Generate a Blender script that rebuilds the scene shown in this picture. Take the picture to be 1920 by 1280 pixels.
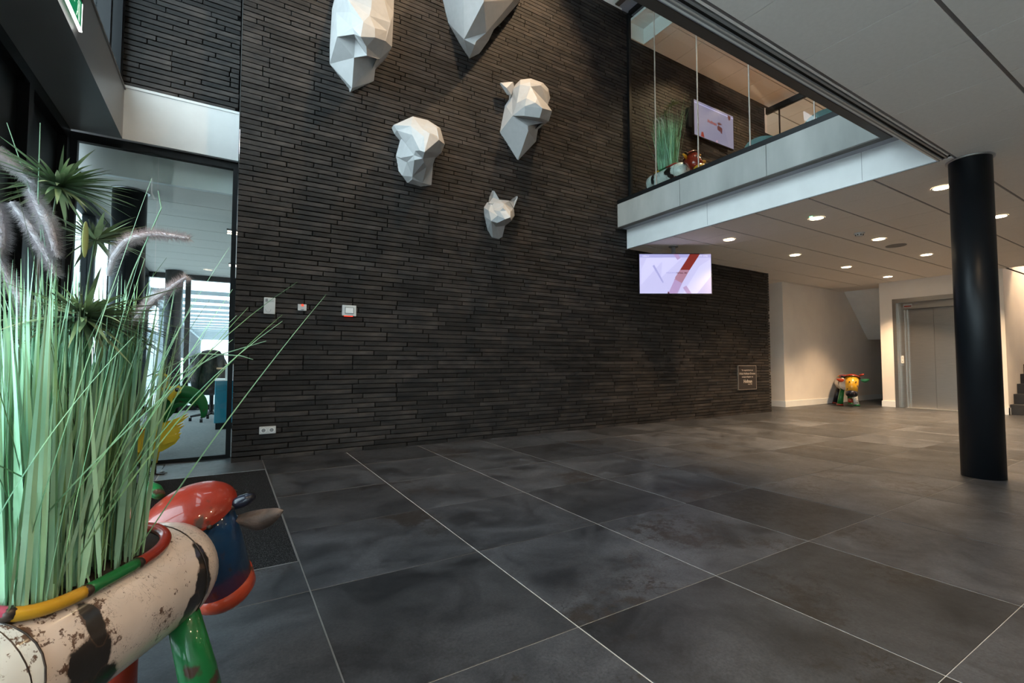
import bpy, math, random
from mathutils import Vector, Matrix
for o in list(bpy.data.objects): bpy.data.objects.remove(o)
S = bpy.context.scene
COL = S.collection
# ---------------------------------------------------------------- camera
YAW, PITCH, ROLL, CH = math.radians(31.306), math.radians(2.5662), math.radians(.0437), .9676
Wd = Vector((math.sin(YAW)*math.cos(PITCH), math.cos(YAW)*math.cos(PITCH), math.sin(PITCH)))
_r = Vector((math.cos(YAW), -math.sin(YAW), 0)); _u = _r.cross(Wd)
Rt = _r*math.cos(ROLL) + _u*math.sin(ROLL); Up = -_r*math.sin(ROLL) + _u*math.cos(ROLL)
cam = bpy.data.objects.new('camera', bpy.data.cameras.new('camera')); COL.objects.link(cam)
M = Matrix.Identity(4)
for i in range(3):
    M[i][0], M[i][1], M[i][2] = Rt[i], Up[i], -Wd[i]
M[0][3], M[1][3], M[2][3] = 0, 0, CH
cam.matrix_world = M
cam.data.sensor_width = 36; cam.data.lens = 879.39/1920*36; cam.data.clip_start = .02; cam.data.clip_end = 300
S.camera = cam
# ---------------------------------------------------------------- world, exposure
S.view_settings.view_transform = 'Standard'; S.view_settings.look = 'None'
S.view_settings.exposure = 1.6; S.view_settings.gamma = 1; S.view_settings.use_curve_mapping = False
wd = bpy.data.worlds.new('sky'); S.world = wd; wd.use_nodes = True
bg = wd.node_tree.nodes['Background']; bg.inputs[0].default_value = (.74, .88, 1.0, 1); bg.inputs[1].default_value = 3.35
KDOWN, KTOP, KUP, KNEAR = 128, 190, 36, 22     # lamp powers
WARM = (1.0, .70, .42)
def lamp(name, kind, loc, power, color=WARM, size=.05, spot=1.6, blend=.5, aim=None):
    L = bpy.data.lights.new(name, kind); L.energy = power; L.color = color
    if kind == 'SPOT': L.spot_size = spot; L.spot_blend = blend; L.shadow_soft_size = size
    elif kind == 'AREA': L.size = size
    o = bpy.data.objects.new(name, L); COL.objects.link(o); o.location = loc
    d = (Vector(aim)-Vector(loc)) if aim else Vector((0, 0, -1))
    o.rotation_euler = d.to_track_quat('-Z', 'Y').to_euler()
    return o
# ---------------------------------------------------------------- materials
def mat(name, col, rough=.5, metal=0., col2=None, scale=8., thr=(.35, .65), bump=0., bscale=40., rnd=0., emit=None, estr=1., spec=.5, coat=0., detail=4., stretch=None, tone=0.):
    m = bpy.data.materials.new(name); m.use_nodes = True
    nt = m.node_tree; N = nt.nodes; L = nt.links; b = N['Principled BSDF']
    b.inputs['Base Color'].default_value = (*col, 1); b.inputs['Roughness'].default_value = rough
    b.inputs['Metallic'].default_value = metal; b.inputs['Specular IOR Level'].default_value = spec
    b.inputs['Coat Weight'].default_value = coat; b.inputs['Coat Roughness'].default_value = .03
    co = N.new('ShaderNodeTexCoord'); src = co.outputs['Object']
    if stretch:
        mp = N.new('ShaderNodeMapping'); mp.inputs['Scale'].default_value = stretch; L.new(src, mp.inputs[0]); src = mp.outputs[0]
    out = None
    if col2:
        n = N.new('ShaderNodeTexNoise'); n.inputs['Scale'].default_value = scale; n.inputs['Detail'].default_value = detail; L.new(src, n.inputs['Vector'])
        r = N.new('ShaderNodeValToRGB'); r.color_ramp.elements[0].position = thr[0]; r.color_ramp.elements[1].position = thr[1]
        r.color_ramp.elements[0].color = (*col, 1); r.color_ramp.elements[1].color = (*col2, 1)
        L.new(n.outputs['Fac'], r.inputs[0]); out = r.outputs[0]
    if rnd or tone:
        if rnd: a = N.new('ShaderNodeObjectInfo'); v = a.outputs['Random']
        else: a = N.new('ShaderNodeAttribute'); a.attribute_name = 'tone'; v = a.outputs['Fac']
        k = rnd or tone
        mr = N.new('ShaderNodeMapRange'); mr.inputs[3].default_value = 1-k; mr.inputs[4].default_value = 1+k; L.new(v, mr.inputs[0])
        hs = N.new('ShaderNodeHueSaturation'); L.new(mr.outputs[0], hs.inputs['Value'])
        if out: L.new(out, hs.inputs['Color'])
        else: hs.inputs['Color'].default_value = (*col, 1)
        out = hs.outputs[0]
    if out: L.new(out, b.inputs['Base Color'])
    if bump:
        n2 = N.new('ShaderNodeTexNoise'); n2.inputs['Scale'].default_value = bscale; n2.inputs['Detail'].default_value = 5; L.new(src, n2.inputs['Vector'])
        bp = N.new('ShaderNodeBump'); bp.inputs['Strength'].default_value = bump; bp.inputs['Distance'].default_value = .01
        L.new(n2.outputs['Fac'], bp.inputs['Height']); L.new(bp.outputs[0], b.inputs['Normal'])
    if emit:
        b.inputs['Emission Color'].default_value = (*emit, 1); b.inputs['Emission Strength'].default_value = estr
    return m
def glassmat(name, tint=(.93, .97, .96), base=.04):
    m = bpy.data.materials.new(name); m.use_nodes = True; nt = m.node_tree; N = nt.nodes; L = nt.links
    N.remove(N['Principled BSDF']); o = N['Material Output']
    t = N.new('ShaderNodeBsdfTransparent'); t.inputs[0].default_value = (*tint, 1)
    g = N.new('ShaderNodeBsdfGlossy'); g.inputs['Roughness'].default_value = 0.0
    f = N.new('ShaderNodeFresnel'); f.inputs[0].default_value = 1.5
    ge = N.new('ShaderNodeNewGeometry'); iv = N.new('ShaderNodeMath'); iv.operation = 'SUBTRACT'; iv.inputs[0].default_value = 1; L.new(ge.outputs['Backfacing'], iv.inputs[1])
    mu = N.new('ShaderNodeMath'); mu.operation = 'MULTIPLY'; L.new(f.outputs[0], mu.inputs[0]); L.new(iv.outputs[0], mu.inputs[1])
    mx = N.new('ShaderNodeMixShader'); L.new(mu.outputs[0], mx.inputs[0]); L.new(t.outputs[0], mx.inputs[1]); L.new(g.outputs[0], mx.inputs[2])
    L.new(mx.outputs[0], o.inputs[0]); return m
def brickmat(name, single):
    m = mat(name, (.0105, .0098, .0098), .6, spec=.32, col2=(.044, .035, .030), scale=4.5, thr=(.36, .72), bump=.5, bscale=80, detail=9, rnd=.55 if single else 0, tone=0 if single else .55, stretch=(1, 1, 2.5))
    return m
def tilemat():
    m = bpy.data.materials.new('slate tile'); m.use_nodes = True; nt = m.node_tree; N = nt.nodes; L = nt.links; b = N['Principled BSDF']
    co = N.new('ShaderNodeTexCoord'); oi = N.new('ShaderNodeObjectInfo')
    ad = N.new('ShaderNodeVectorMath'); ad.operation = 'MULTIPLY_ADD'; L.new(oi.outputs['Random'], ad.inputs[0]); ad.inputs[1].default_value = (37, 91, 13); L.new(co.outputs['Object'], ad.inputs[2])
    n1 = N.new('ShaderNodeTexNoise'); n1.inputs['Scale'].default_value = 2.6; n1.inputs['Detail'].default_value = 9; n1.inputs['Roughness'].default_value = .68; n1.inputs['Distortion'].default_value = .6; L.new(ad.outputs[0], n1.inputs['Vector'])
    r1 = N.new('ShaderNodeValToRGB'); e = r1.color_ramp.elements; e[0].position = .34; e[0].color = (.0085, .0095, .0120, 1); e[1].position = .64; e[1].color = (.050, .052, .058, 1)
    L.new(n1.outputs['Fac'], r1.inputs[0])
    n2 = N.new('ShaderNodeTexNoise'); n2.inputs['Scale'].default_value = 16; n2.inputs['Detail'].default_value = 8; n2.inputs['Roughness'].default_value = .75; L.new(ad.outputs[0], n2.inputs['Vector'])
    n3 = N.new('ShaderNodeTexNoise'); n3.inputs['Scale'].default_value = 1.7; L.new(ad.outputs[0], n3.inputs['Vector'])
    a2 = N.new('ShaderNodeMath'); a2.operation = 'ADD'; L.new(n2.outputs['Fac'], a2.inputs[0]); L.new(n3.outputs['Fac'], a2.inputs[1])
    r2 = N.new('ShaderNodeValToRGB'); r2.color_ramp.elements[0].position = .57*2-.5; r2.color_ramp.elements[1].position = .60*2-.5
    mh = N.new('ShaderNodeMath'); mh.operation = 'SUBTRACT'; mh.inputs[1].default_value = .5; L.new(a2.outputs[0], mh.inputs[0]); L.new(mh.outputs[0], r2.inputs[0])
    mx = N.new('ShaderNodeMix'); mx.data_type = 'RGBA'; L.new(r2.outputs[0], mx.inputs[0]); L.new(r1.outputs[0], mx.inputs[6]); mx.inputs[7].default_value = (.018, .015, .014, 1)
    nf = N.new('ShaderNodeTexNoise'); nf.inputs['Scale'].default_value = 85; nf.inputs['Detail'].default_value = 6; nf.inputs['Roughness'].default_value = .8; L.new(ad.outputs[0], nf.inputs['Vector'])
    fr_ = N.new('ShaderNodeMapRange'); fr_.inputs[1].default_value = .3; fr_.inputs[2].default_value = .7; fr_.inputs[3].default_value = .45; fr_.inputs[4].default_value = 1.6; L.new(nf.outputs['Fac'], fr_.inputs[0])
    hf = N.new('ShaderNodeHueSaturation'); L.new(fr_.outputs[0], hf.inputs['Value']); L.new(mx.outputs[2], hf.inputs['Color'])
    nc = N.new('ShaderNodeTexNoise'); nc.inputs['Scale'].default_value = 9; nc.inputs['Detail'].default_value = 6; nc.inputs['Distortion'].default_value = 1.5; L.new(ad.outputs[0], nc.inputs['Vector'])
    c1 = N.new('ShaderNodeMath'); c1.operation = 'SUBTRACT'; c1.inputs[1].default_value = .5; L.new(nc.outputs['Fac'], c1.inputs[0]); c2 = N.new('ShaderNodeMath'); c2.operation = 'ABSOLUTE'; L.new(c1.outputs[0], c2.inputs[0])
    c3 = N.new('ShaderNodeMapRange'); c3.inputs[1].default_value = .004; c3.inputs[2].default_value = .012; c3.inputs[3].default_value = 1; c3.inputs[4].default_value = 0; L.new(c2.outputs[0], c3.inputs[0])
    c4 = N.new('ShaderNodeMapRange'); c4.inputs[1].default_value = .52; c4.inputs[2].default_value = .60; L.new(n3.outputs['Fac'], c4.inputs[0]); c5 = N.new('ShaderNodeMath'); c5.operation = 'MULTIPLY'; L.new(c3.outputs[0], c5.inputs[0]); L.new(c4.outputs[0], c5.inputs[1])
    mk = N.new('ShaderNodeMix'); mk.data_type = 'RGBA'; L.new(c5.outputs[0], mk.inputs[0]); L.new(hf.outputs[0], mk.inputs[6]); mk.inputs[7].default_value = (.006, .006, .006, 1)
    mr = N.new('ShaderNodeMapRange'); mr.inputs[3].default_value = .65; mr.inputs[4].default_value = 1.55; L.new(oi.outputs['Random'], mr.inputs[0])
    hs = N.new('ShaderNodeHueSaturation'); L.new(mr.outputs[0], hs.inputs['Value']); L.new(mk.outputs[2], hs.inputs['Color']); L.new(hs.outputs[0], b.inputs['Base Color'])
    rr = N.new('ShaderNodeMapRange'); rr.inputs[3].default_value = .30; rr.inputs[4].default_value = .52; L.new(n2.outputs['Fac'], rr.inputs[0]); L.new(rr.outputs[0], b.inputs['Roughness'])
    bp = N.new('ShaderNodeBump'); bp.inputs['Strength'].default_value = .12; bp.inputs['Distance'].default_value = .004; L.new(n2.outputs['Fac'], bp.inputs['Height']); L.new(bp.outputs[0], b.inputs['Normal'])
    return m
def cowmat(name, base=(.50, .42, .36), spots=(), dark=(.012, .01, .009)):
    """enamelled tin: cream ground, brown scratches, black cow patches at given object-space places"""
    m = bpy.data.materials.new(name); m.use_nodes = True; nt = m.node_tree; N = nt.nodes; L = nt.links; b = N['Principled BSDF']
    b.inputs['Roughness'].default_value = .28; b.inputs['Coat Weight'].default_value = .5; b.inputs['Coat Roughness'].default_value = .1
    co = N.new('ShaderNodeTexCoord')
    def noise(s, d=4, r=.5):
        n = N.new('ShaderNodeTexNoise'); n.inputs['Scale'].default_value = s; n.inputs['Detail'].default_value = d; n.inputs['Roughness'].default_value = r; L.new(co.outputs['Object'], n.inputs['Vector']); return n
    def math_(op, a, c, clamp=False):
        n = N.new('ShaderNodeMath'); n.operation = op; n.use_clamp = clamp
        for i, v in enumerate((a, c)):
            if isinstance(v, (int, float)): n.inputs[i].default_value = v
            else: L.new(v, n.inputs[i])
        return n.outputs[0]
    def ramp(f, p0, p1):
        r = N.new('ShaderNodeMapRange'); r.inputs[1].default_value = p0; r.inputs[2].default_value = p1; L.new(f, r.inputs[0]); return r.outputs[0]
    def mixc(f, a, c):
        x = N.new('ShaderNodeMix'); x.data_type = 'RGBA'; L.new(f, x.inputs[0])
        if isinstance(a, tuple): x.inputs[6].default_value = (*a, 1)
        else: L.new(a, x.inputs[6])
        if isinstance(c, tuple): x.inputs[7].default_value = (*c, 1)
        else: L.new(c, x.inputs[7])
        return x.outputs[2]
    c = mixc(ramp(noise(7, 3).outputs['Fac'], .35, .7), base, tuple(min(1, v*1.25+.02) for v in base))
    sc = math_('ADD', noise(46, 5, .7).outputs['Fac'], math_('MULTIPLY', noise(5, 2).outputs['Fac'], .6))
    c = mixc(ramp(sc, .93, .97), c, (.10, .055, .035))
    for sc_, wd_, lo in ((16, .006, .50), (38, .010, .54)):
        nn = noise(sc_, 4, .6); nn.inputs['Distortion'].default_value = 2.2
        ln_ = math_('ABSOLUTE', math_('SUBTRACT', nn.outputs['Fac'], .5), 0)
        c = mixc(math_('MULTIPLY', ramp(ln_, wd_, wd_*.4), ramp(noise(6+sc_*.1, 2).outputs['Fac'], lo, lo+.06)), c, (.09, .06, .045))
    wob = math_('MULTIPLY', math_('SUBTRACT', noise(11, 5, .6).outputs['Fac'], .5), .22)
    for (x, y, z, rx, ry, rz) in spots:
        mp = N.new('ShaderNodeMapping'); mp.vector_type = 'POINT'
        sb = N.new('ShaderNodeVectorMath'); sb.operation = 'SUBTRACT'; L.new(co.outputs['Object'], sb.inputs[0]); sb.inputs[1].default_value = (x, y, z)
        dv = N.new('ShaderNodeVectorMath'); dv.operation = 'DIVIDE'; L.new(sb.outputs[0], dv.inputs[0]); dv.inputs[1].default_value = (rx*10, ry*10, rz*10)
        ln = N.new('ShaderNodeVectorMath'); ln.operation = 'LENGTH'; L.new(dv.outputs[0], ln.inputs[0])
        d = math_('ADD', ln.outputs['Value'], wob)
        c = mixc(ramp(d, .118, .098), c, (.09, .05, .03)); c = mixc(ramp(d, .104, .098), c, dark)
    L.new(c, b.inputs['Base Color'])
    bp = N.new('ShaderNodeBump'); bp.inputs['Strength'].default_value = .5; bp.inputs['Distance'].default_value = .006; L.new(noise(9, 4).outputs['Fac'], bp.inputs['Height']); L.new(bp.outputs[0], b.inputs['Normal'])
    return m
def tin(name, col, rust=(.06, .03, .02)):
    return mat(name, col, .3, col2=rust, scale=11, thr=(.62, .67), bump=.3, bscale=14, coat=.45, detail=6, spec=.2)
MT = dict(
 brick1=brickmat('dark brick', True), brick2=brickmat('dark brick run', False),
 joint=mat('brick joint', (.006, .006, .006), .9), tile=tilemat(), grout=mat('tile grout', (.50, .49, .46), .8, col2=(.38, .37, .35), scale=30),
 black=mat('black painted metal', (.005, .006, .007), .42, col2=(.007, .008, .009), scale=3, spec=.25), column=mat('black column lacquer', (.0055, .007, .009), .38, bump=.03, bscale=3, spec=.22),
 white=mat('white paint', (.84,.84,.82), .55, col2=(.80,.80,.78), scale=5, bump=.05, bscale=60),
 plaster=mat('cream plaster', (.84,.77,.69), .7, col2=(.80,.73,.66), scale=3, bump=.08, bscale=80),
 panel=mat('ceiling panel', (.80,.745,.69), .85, col2=(.77,.715,.66), scale=40, bump=.1, bscale=120),
 edgem=mat('matt corner strip', (.075, .075, .075), 1, col2=(.06, .06, .06), scale=9, spec=0), profile=mat('ceiling profile', (.16, .15, .145), .5, col2=(.14, .13, .13), scale=10), gap=mat('dark gap', (.003, .003, .003), .9),
 concrete=mat('fair faced concrete', (.30,.31,.29), .75, col2=(.46,.465,.44), scale=2.6, thr=(.3, .7), bump=.12, bscale=50, detail=9, stretch=(1, 1, .35)),
 slabunder=mat('brown coated soffit', (.085, .072, .062), .6, col2=(.075, .064, .055), scale=6), lav=mat('grey soffit paint', (.36, .36, .40), .6, col2=(.34, .34, .38), scale=4),
 greymetal=mat('grey coated metal', (.24, .24, .235), .38, col2=(.22, .22, .22), scale=2), alu=mat('aluminium', (.55, .55, .55), .35, metal=.9, col2=(.5, .5, .5), scale=20),
 steel=mat('brushed steel', (.50, .46, .41), .36, metal=1, col2=(.45, .415, .37), scale=6, stretch=(1, 1, 30), bump=.008, bscale=60),
 glass=glassmat('clear glass'), glass2=glassmat('dimming tint glass', (.62, .66, .66)), bead=mat('silicone bead', (.55, .52, .48), .4, col2=(.5, .47, .43), scale=30),  # darker tint added to cut the daylight entering the office
 mat_=mat('coir mat', (.006, .006, .007), 1, col2=(.075, .075, .075), scale=170, thr=(.52, .72), bump=.9, bscale=170, spec=.1),
 gyps=mat('matt white gypsum', (.45,.445,.44), .6, col2=(.42,.415,.41), scale=14, bump=.05, bscale=40),
 carpet=mat('grey carpet', (.10,.10,.10), 1, col2=(.22,.22,.21), scale=22, thr=(.3, .7), bump=.5, bscale=200, stretch=(1, 6, 1)),
 offwhite=mat('plastic white', (.62, .62, .60), .4, col2=(.58, .58, .56), scale=8), red=mat('red plastic', (.6, .03, .02), .4, col2=(.5, .03, .02), scale=9, emit=(1, .05, .02), estr=.6),
 lens=mat('lamp lens', (.9, .85, .75), .4, emit=(1, .80, .55), estr=9), led=mat('green led', (.1, .8, .3), .4, emit=(.1, 1, .4), estr=5),
 teal=mat('teal lacquer', (.012, .145, .20), .25, col2=(.014, .16, .22), scale=3, coat=.3), tealfab=mat('teal upholstery', (.05, .16, .19), .9, col2=(.04, .13, .16), scale=60),
 wood=mat('light wood', (.55, .33, .2), .5, col2=(.45, .26, .15), scale=6, stretch=(1, 12, 1)), cloth=mat('dark jacket cloth', (.012, .011, .012), .9, col2=(.05, .035, .025), scale=12, thr=(.5, .7), bump=.6, bscale=18),
 grassA=mat('pale green blade', (.27, .52, .33), .42, col2=(.40, .66, .45), scale=5, tone=.45, spec=.2), grassB=mat('dark green blade', (.09, .22, .11), .45, col2=(.20, .33, .13), scale=7, tone=.5),
 umbel=mat('umbel leaf', (.10, .17, .08), .5, col2=(.24, .30, .16), scale=9, tone=.6), plume=mat('plume fluff', (.66, .64, .66), .9, col2=(.50, .44, .46), scale=9), ylw=mat('yellow leaf', (.38, .42, .16), .5, col2=(.3, .36, .14), scale=9),
 soil=mat('planter inside', (.010, .008, .006), .9, col2=(.02, .014, .01), scale=40),
 tred=tin('red enamel', (.23, .022, .010)), tblue=tin('blue enamel', (.008, .045, .12)), tgreen=tin('green enamel', (.010, .13, .035)), tyel=tin('yellow enamel', (.50, .27, .02)), tpink=tin('pink enamel', (.35, .05, .09)),
 torange=tin('orange red enamel', (.38, .05, .02)), tdark=tin('dark blue enamel', (.008, .010, .02)), trust=mat('rusty tin', (.045, .028, .02), .6, col2=(.13, .085, .065), scale=16, bump=.5, bscale=30), weld=mat('weld bead', (.015, .012, .010), .35, metal=.4, col2=(.06, .04, .03), scale=50),
 twhite=cowmat('white enamel', (.60, .62, .60)),
 tyb=tin('yellow bird enamel', (.60, .47, .03), (.12, .06, .02)), eye=mat('eye ball', (.01, .02, .05), .1, coat=1), pale=mat('pale curl', (.4, .38, .3), .5, col2=(.25, .2, .16), scale=20),
 pave=mat('outside paving', (.42, .42, .42), .9, col2=(.36, .36, .36), scale=2), shed=mat('outside white cladding', (.7, .7, .7), .7, col2=(.62, .62, .62), scale=3), pergola=mat('outside grey steel', (.30, .33, .35), .6, col2=(.26, .29, .31), scale=2),
 darkwall=mat('outside dark cladding', (.05, .055, .065), .8, col2=(.06, .065, .075), scale=2), car=mat('dark car paint', (.02, .02, .025), .25, coat=.6, col2=(.03, .03, .035), scale=1),
 exitg=mat('exit green', (.0, .17, .06), .4, emit=(.0, .20, .075), estr=.3), exitw=mat('exit white', (.8, .9, .8), .4, emit=(.75, 1, .8), estr=.25), litedge=mat('lit sign edge', (.9, .9, .9), .4, emit=(1, 1, .97), estr=1.2),
 plaque=mat('plaque face', (.028, .020, .016), .4, col2=(.022, .016, .013), scale=5), letter=mat('plaque lettering', (.55, .47, .40), .5), brassframe=mat('plaque edge', (.42, .36, .30), .3, metal=.8),
 scr=mat('screen picture', (.1, .1, .1), .3, emit=(.52, .50, .80), estr=.36), scr2=mat('screen picture dim', (.1, .1, .1), .25, emit=(.26,.25,.42), estr=.22),
 sred=mat('screen red', (.1, .02, .02), .3, emit=(.26, .02, .012), estr=.22), smauve=mat('screen mauve', (.1, .1, .1), .3, emit=(.34, .22, .42), estr=.42), smauve2=mat('screen rose', (.1, .1, .1), .3, emit=(.30, .13, .2), estr=.42),
 spale=mat('screen pale band', (.1, .1, .1), .3, emit=(.30, .29, .56), estr=.42), spale2=mat('screen light plane', (.1, .1, .1), .3, emit=(.60, .58, .90), estr=.36), swhite=mat('screen white', (.1, .1, .1), .3, emit=(1,.97,1), estr=.4), sdark=mat('screen dark red', (.02, .01, .01), .3, emit=(.07, .01, .015), estr=.4),
 bezel=mat('screen bezel', (.01, .01, .012), .25, col2=(.013, .013, .015), scale=9), step=mat('stair stone', (.018, .017, .017), .6, col2=(.03, .028, .027), scale=9),
)
# ---------------------------------------------------------------- mesh building
ABSL = {}
class MB:
    def __init__(s): s.v = []; s.f = []; s.t = []
    def add(s, vs, fs, tone=0.):
        k = len(s.v); s.v += [tuple(v) for v in vs]; s.f += [tuple(i+k for i in f) for f in fs]; s.t += [tone]*len(fs); return s
    def box(s, x0, x1, y0, y1, z0, z1, tone=0.):
        return s.add([(x, y, z) for z in (z0, z1) for y in (y0, y1) for x in (x0, x1)], [(0, 2, 3, 1), (4, 5, 7, 6), (0, 1, 5, 4), (2, 6, 7, 3), (0, 4, 6, 2), (1, 3, 7, 5)], tone)
    def prism(s, pts, a, b, ax='y'):
        n = len(pts)
        def q(u, v, w): return {'y': (u, w, v), 'x': (w, u, v), 'z': (u, v, w)}[ax]
        return s.add([q(u, v, a) for u, v in pts]+[q(u, v, b) for u, v in pts], [tuple(range(n)), tuple(range(2*n-1, n-1, -1))]+[(i, (i+1) % n, (i+1) % n+n, i+n) for i in range(n)])
    def cyl(s, p0, p1, r0, r1=None, n=16, caps=True):
        return s.tube([p0, p1], [r0, r0 if r1 is None else r1], n, caps)
    def tube(s, pts, r, n=8, caps=True, closed=False, flat=1.):
        pts = [Vector(p) for p in pts]; m = len(pts); rr = r if isinstance(r, (list, tuple)) else [r]*m
        up = None; k = len(s.v)
        for i, p in enumerate(pts):
            if closed: d = pts[(i+1) % m]-pts[i-1]
            else: d = pts[min(i+1, m-1)]-pts[max(i-1, 0)]
            d.normalize()
            if up is None: up = Vector((0, 0, 1)) if abs(d.z) < .9 else Vector((1, 0, 0))
            a = d.cross(up); a.normalize(); b = a.cross(d); up = b
            for j in range(n):
                t = 2*math.pi*j/n; s.v.append(tuple(p+a*(rr[i]*math.cos(t))+b*(rr[i]*flat*math.sin(t))))
        q = m if closed else m-1
        for i in range(q):
            i2 = (i+1) % m
            for j in range(n):
                s.f.append((k+i*n+j, k+i*n+(j+1) % n, k+i2*n+(j+1) % n, k+i2*n+j)); s.t.append(0.)
        if caps and not closed:
            s.f.append(tuple(k+j for j in range(n-1, -1, -1))); s.f.append(tuple(k+(m-1)*n+j for j in range(n))); s.t += [0., 0.]
        return s
    def ell(s, c, rx, ry, rz, nu=16, nv=10, R=None, zmin=-1., zmax=1.):
        c = Vector(c); R = R or Matrix.Identity(3); a0, a1 = math.asin(zmin), math.asin(zmax); k = len(s.v)
        for i in range(nv+1):
            a = a0+(a1-a0)*i/nv
            for j in range(nu):
                b = 2*math.pi*j/nu; s.v.append(tuple(c+R @ Vector((rx*math.cos(a)*math.cos(b), ry*math.cos(a)*math.sin(b), rz*math.sin(a)))))
        for i in range(nv):
            for j in range(nu): s.f.append((k+i*nu+j, k+i*nu+(j+1) % nu, k+(i+1)*nu+(j+1) % nu, k+(i+1)*nu+j)); s.t.append(0.)
        return s
    def leaf(s, p, d, nrm, L, w, droop=0., seg=6, tone=0., tip=.02, up=.0):
        """flat tapering ribbon that bends"""
        p = Vector(p); d = Vector(d).normalized(); nrm = Vector(nrm).normalized(); k = len(s.v)
        side = d.cross(nrm).normalized(); q = p.copy(); st = L/seg
        for i in range(seg+1):
            t = i/seg; ww = w*(min(1, .45+2.5*t))*(1-t**2.2)+w*tip
            s.v.append(tuple(q-side*ww/2)); s.v.append(tuple(q+side*ww/2))
            d = (d+Vector((0, 0, -droop/seg))).normalized(); q = q+d*st
        for i in range(seg): s.f.append((k+2*i, k+2*i+1, k+2*i+3, k+2*i+2)); s.t.append(tone)
        return s
    def out(s, name, m, parent=None, smooth=False, kind=None, bevel=0., label=None, cat=None, group=None, tone=False):
        off = Vector((0, 0, 0))
        if parent is not None: off = ABSL.get(parent.name, off)
        elif s.v:
            xs, ys, zs = zip(*s.v); off = Vector(((min(xs)+max(xs))/2, (min(ys)+max(ys))/2, min(zs)))
        me = bpy.data.meshes.new(name); me.from_pydata([(x-off.x, y-off.y, z-off.z) for x, y, z in s.v], [], s.f)
        if tone:
            a = me.attributes.new('tone', 'FLOAT', 'FACE'); a.data.foreach_set('value', s.t)
        me.materials.append(MT[m] if isinstance(m, str) else m)
        if smooth: me.polygons.foreach_set('use_smooth', [True]*len(me.polygons))
        me.update()
        o = bpy.data.objects.new(name, me); COL.objects.link(o)
        if parent is None: o.location = off
        else: o.parent = parent
        ABSL[o.name] = off
        if bevel:
            b = o.modifiers.new('bevel', 'BEVEL'); b.width = bevel; b.segments = 2; b.limit_method = 'ANGLE'
        tag(o, label, cat, group, kind); return o
def tag(o, label=None, cat=None, group=None, kind=None):
    if label: o['label'] = label
    if cat: o['category'] = cat
    if group: o['group'] = group
    if kind: o['kind'] = kind
    return o
def thing(name, label, cat, loc=(0, 0, 0), rz=0., group=None, kind=None, local=False, scale=1.):
    o = bpy.data.objects.new(name, None); COL.objects.link(o); o.location = loc; o.rotation_euler = (0, 0, rz); o.scale = (scale,)*3
    o.empty_display_size = .1
    if not local: ABSL[o.name] = Vector(loc)
    return tag(o, label, cat, group, kind)
def struct(name, loc=(0, 0, 0)): return thing(name, None, None, loc, kind='structure')
def box(name, m, x0, x1, y0, y1, z0, z1, parent=None, **k): return MB().box(x0, x1, y0, y1, z0, z1).out(name, m, parent, **k)
def copy_tree(o, parent=None):
    c = o.copy(); COL.objects.link(c); c.parent = parent
    for ch in list(o.children): copy_tree(ch, c)
    return c
_fc = {}
def textmesh(s, size, origin, u, v, align='CENTER', bold=0.):
    """letters as flat faces: origin = baseline centre, u = reading direction, v = up"""
    cu = bpy.data.curves.new('t', 'FONT'); cu.body = s; cu.size = size; cu.align_x = align; cu.offset = bold; cu.resolution_u = 2
    o = bpy.data.objects.new('t', cu); COL.objects.link(o)
    dg = bpy.context.evaluated_depsgraph_get(); me = o.evaluated_get(dg).to_mesh()
    O, u, v = Vector(origin), Vector(u).normalized(), Vector(v).normalized()
    b = MB(); b.add([O+u*p.co.x+v*p.co.y for p in me.vertices], [tuple(f.vertices) for f in me.polygons])
    o.evaluated_get(dg).to_mesh_clear(); bpy.data.objects.remove(o); bpy.data.curves.remove(cu); return b
def pxsize(x, y, z, s):
    d = (Vector((x, y, z))-Vector((0, 0, CH))).dot(Wd)
    return s*879/max(d, .1)
def onscreen(x, y, z, m=0.):
    p = Vector((x, y, z))-Vector((0, 0, CH)); d = p.dot(Wd)
    if d < .1: return False
    return abs(p.dot(Rt)/d) < 1.092+m and abs(p.dot(Up)/d) < .728+m
RN = random.Random(7)
CZ, WY, VX, VY, FZ, TZ = 2.75, 5.30, 5.335, 1.50, 3.42, 6.2   # ceiling, brick plane, void edges, upper floor, upper ceiling
# ================================================================ SETTING
floor = struct('floor')
box('screed', 'grout', -1.3, 17, -4, 5.32, -.06, -.0018, floor)
box('screed', 'grout', 9.2, 17, 5.32, 9, -.06, -.0018, floor)
X0, Y0, T = .3266, 5.381, .8
tile_me = {}
def put_tile(x0, x1, y0, y1):
    if x1-x0 < .02 or y1-y0 < .02: return
    k = (round(x1-x0, 3), round(y1-y0, 3))
    if k not in tile_me:
        b = MB(); w, d = k; g = .0026; e = .0012; q = .0012
        b.add([(g, q, -.02), (w-g, q, -.02), (w-g, d-q, -.02), (g, d-q, -.02), (g, q, -e), (w-g, q, -e), (w-g, d-q, -e), (g, d-q, -e), (g+e, q+e, 0), (w-g-e, q+e, 0), (w-g-e, d-q-e, 0), (g+e, d-q-e, 0)],
              [(0, 1, 5, 4), (1, 2, 6, 5), (2, 3, 7, 6), (3, 0, 4, 7), (4, 5, 9, 8), (5, 6, 10, 9), (6, 7, 11, 10), (7, 4, 8, 11), (8, 9, 10, 11)])
        me = bpy.data.meshes.new('tile'); me.from_pydata(b.v, [], b.f); me.materials.append(MT['tile']); tile_me[k] = me
    o = bpy.data.objects.new('tile', tile_me[k]); COL.objects.link(o); o.parent = floor; o.location = (x0, y0, 0)
MX0, MX1, MY0, MY1 = -1.02, X0, 2.53, 4.83
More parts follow.
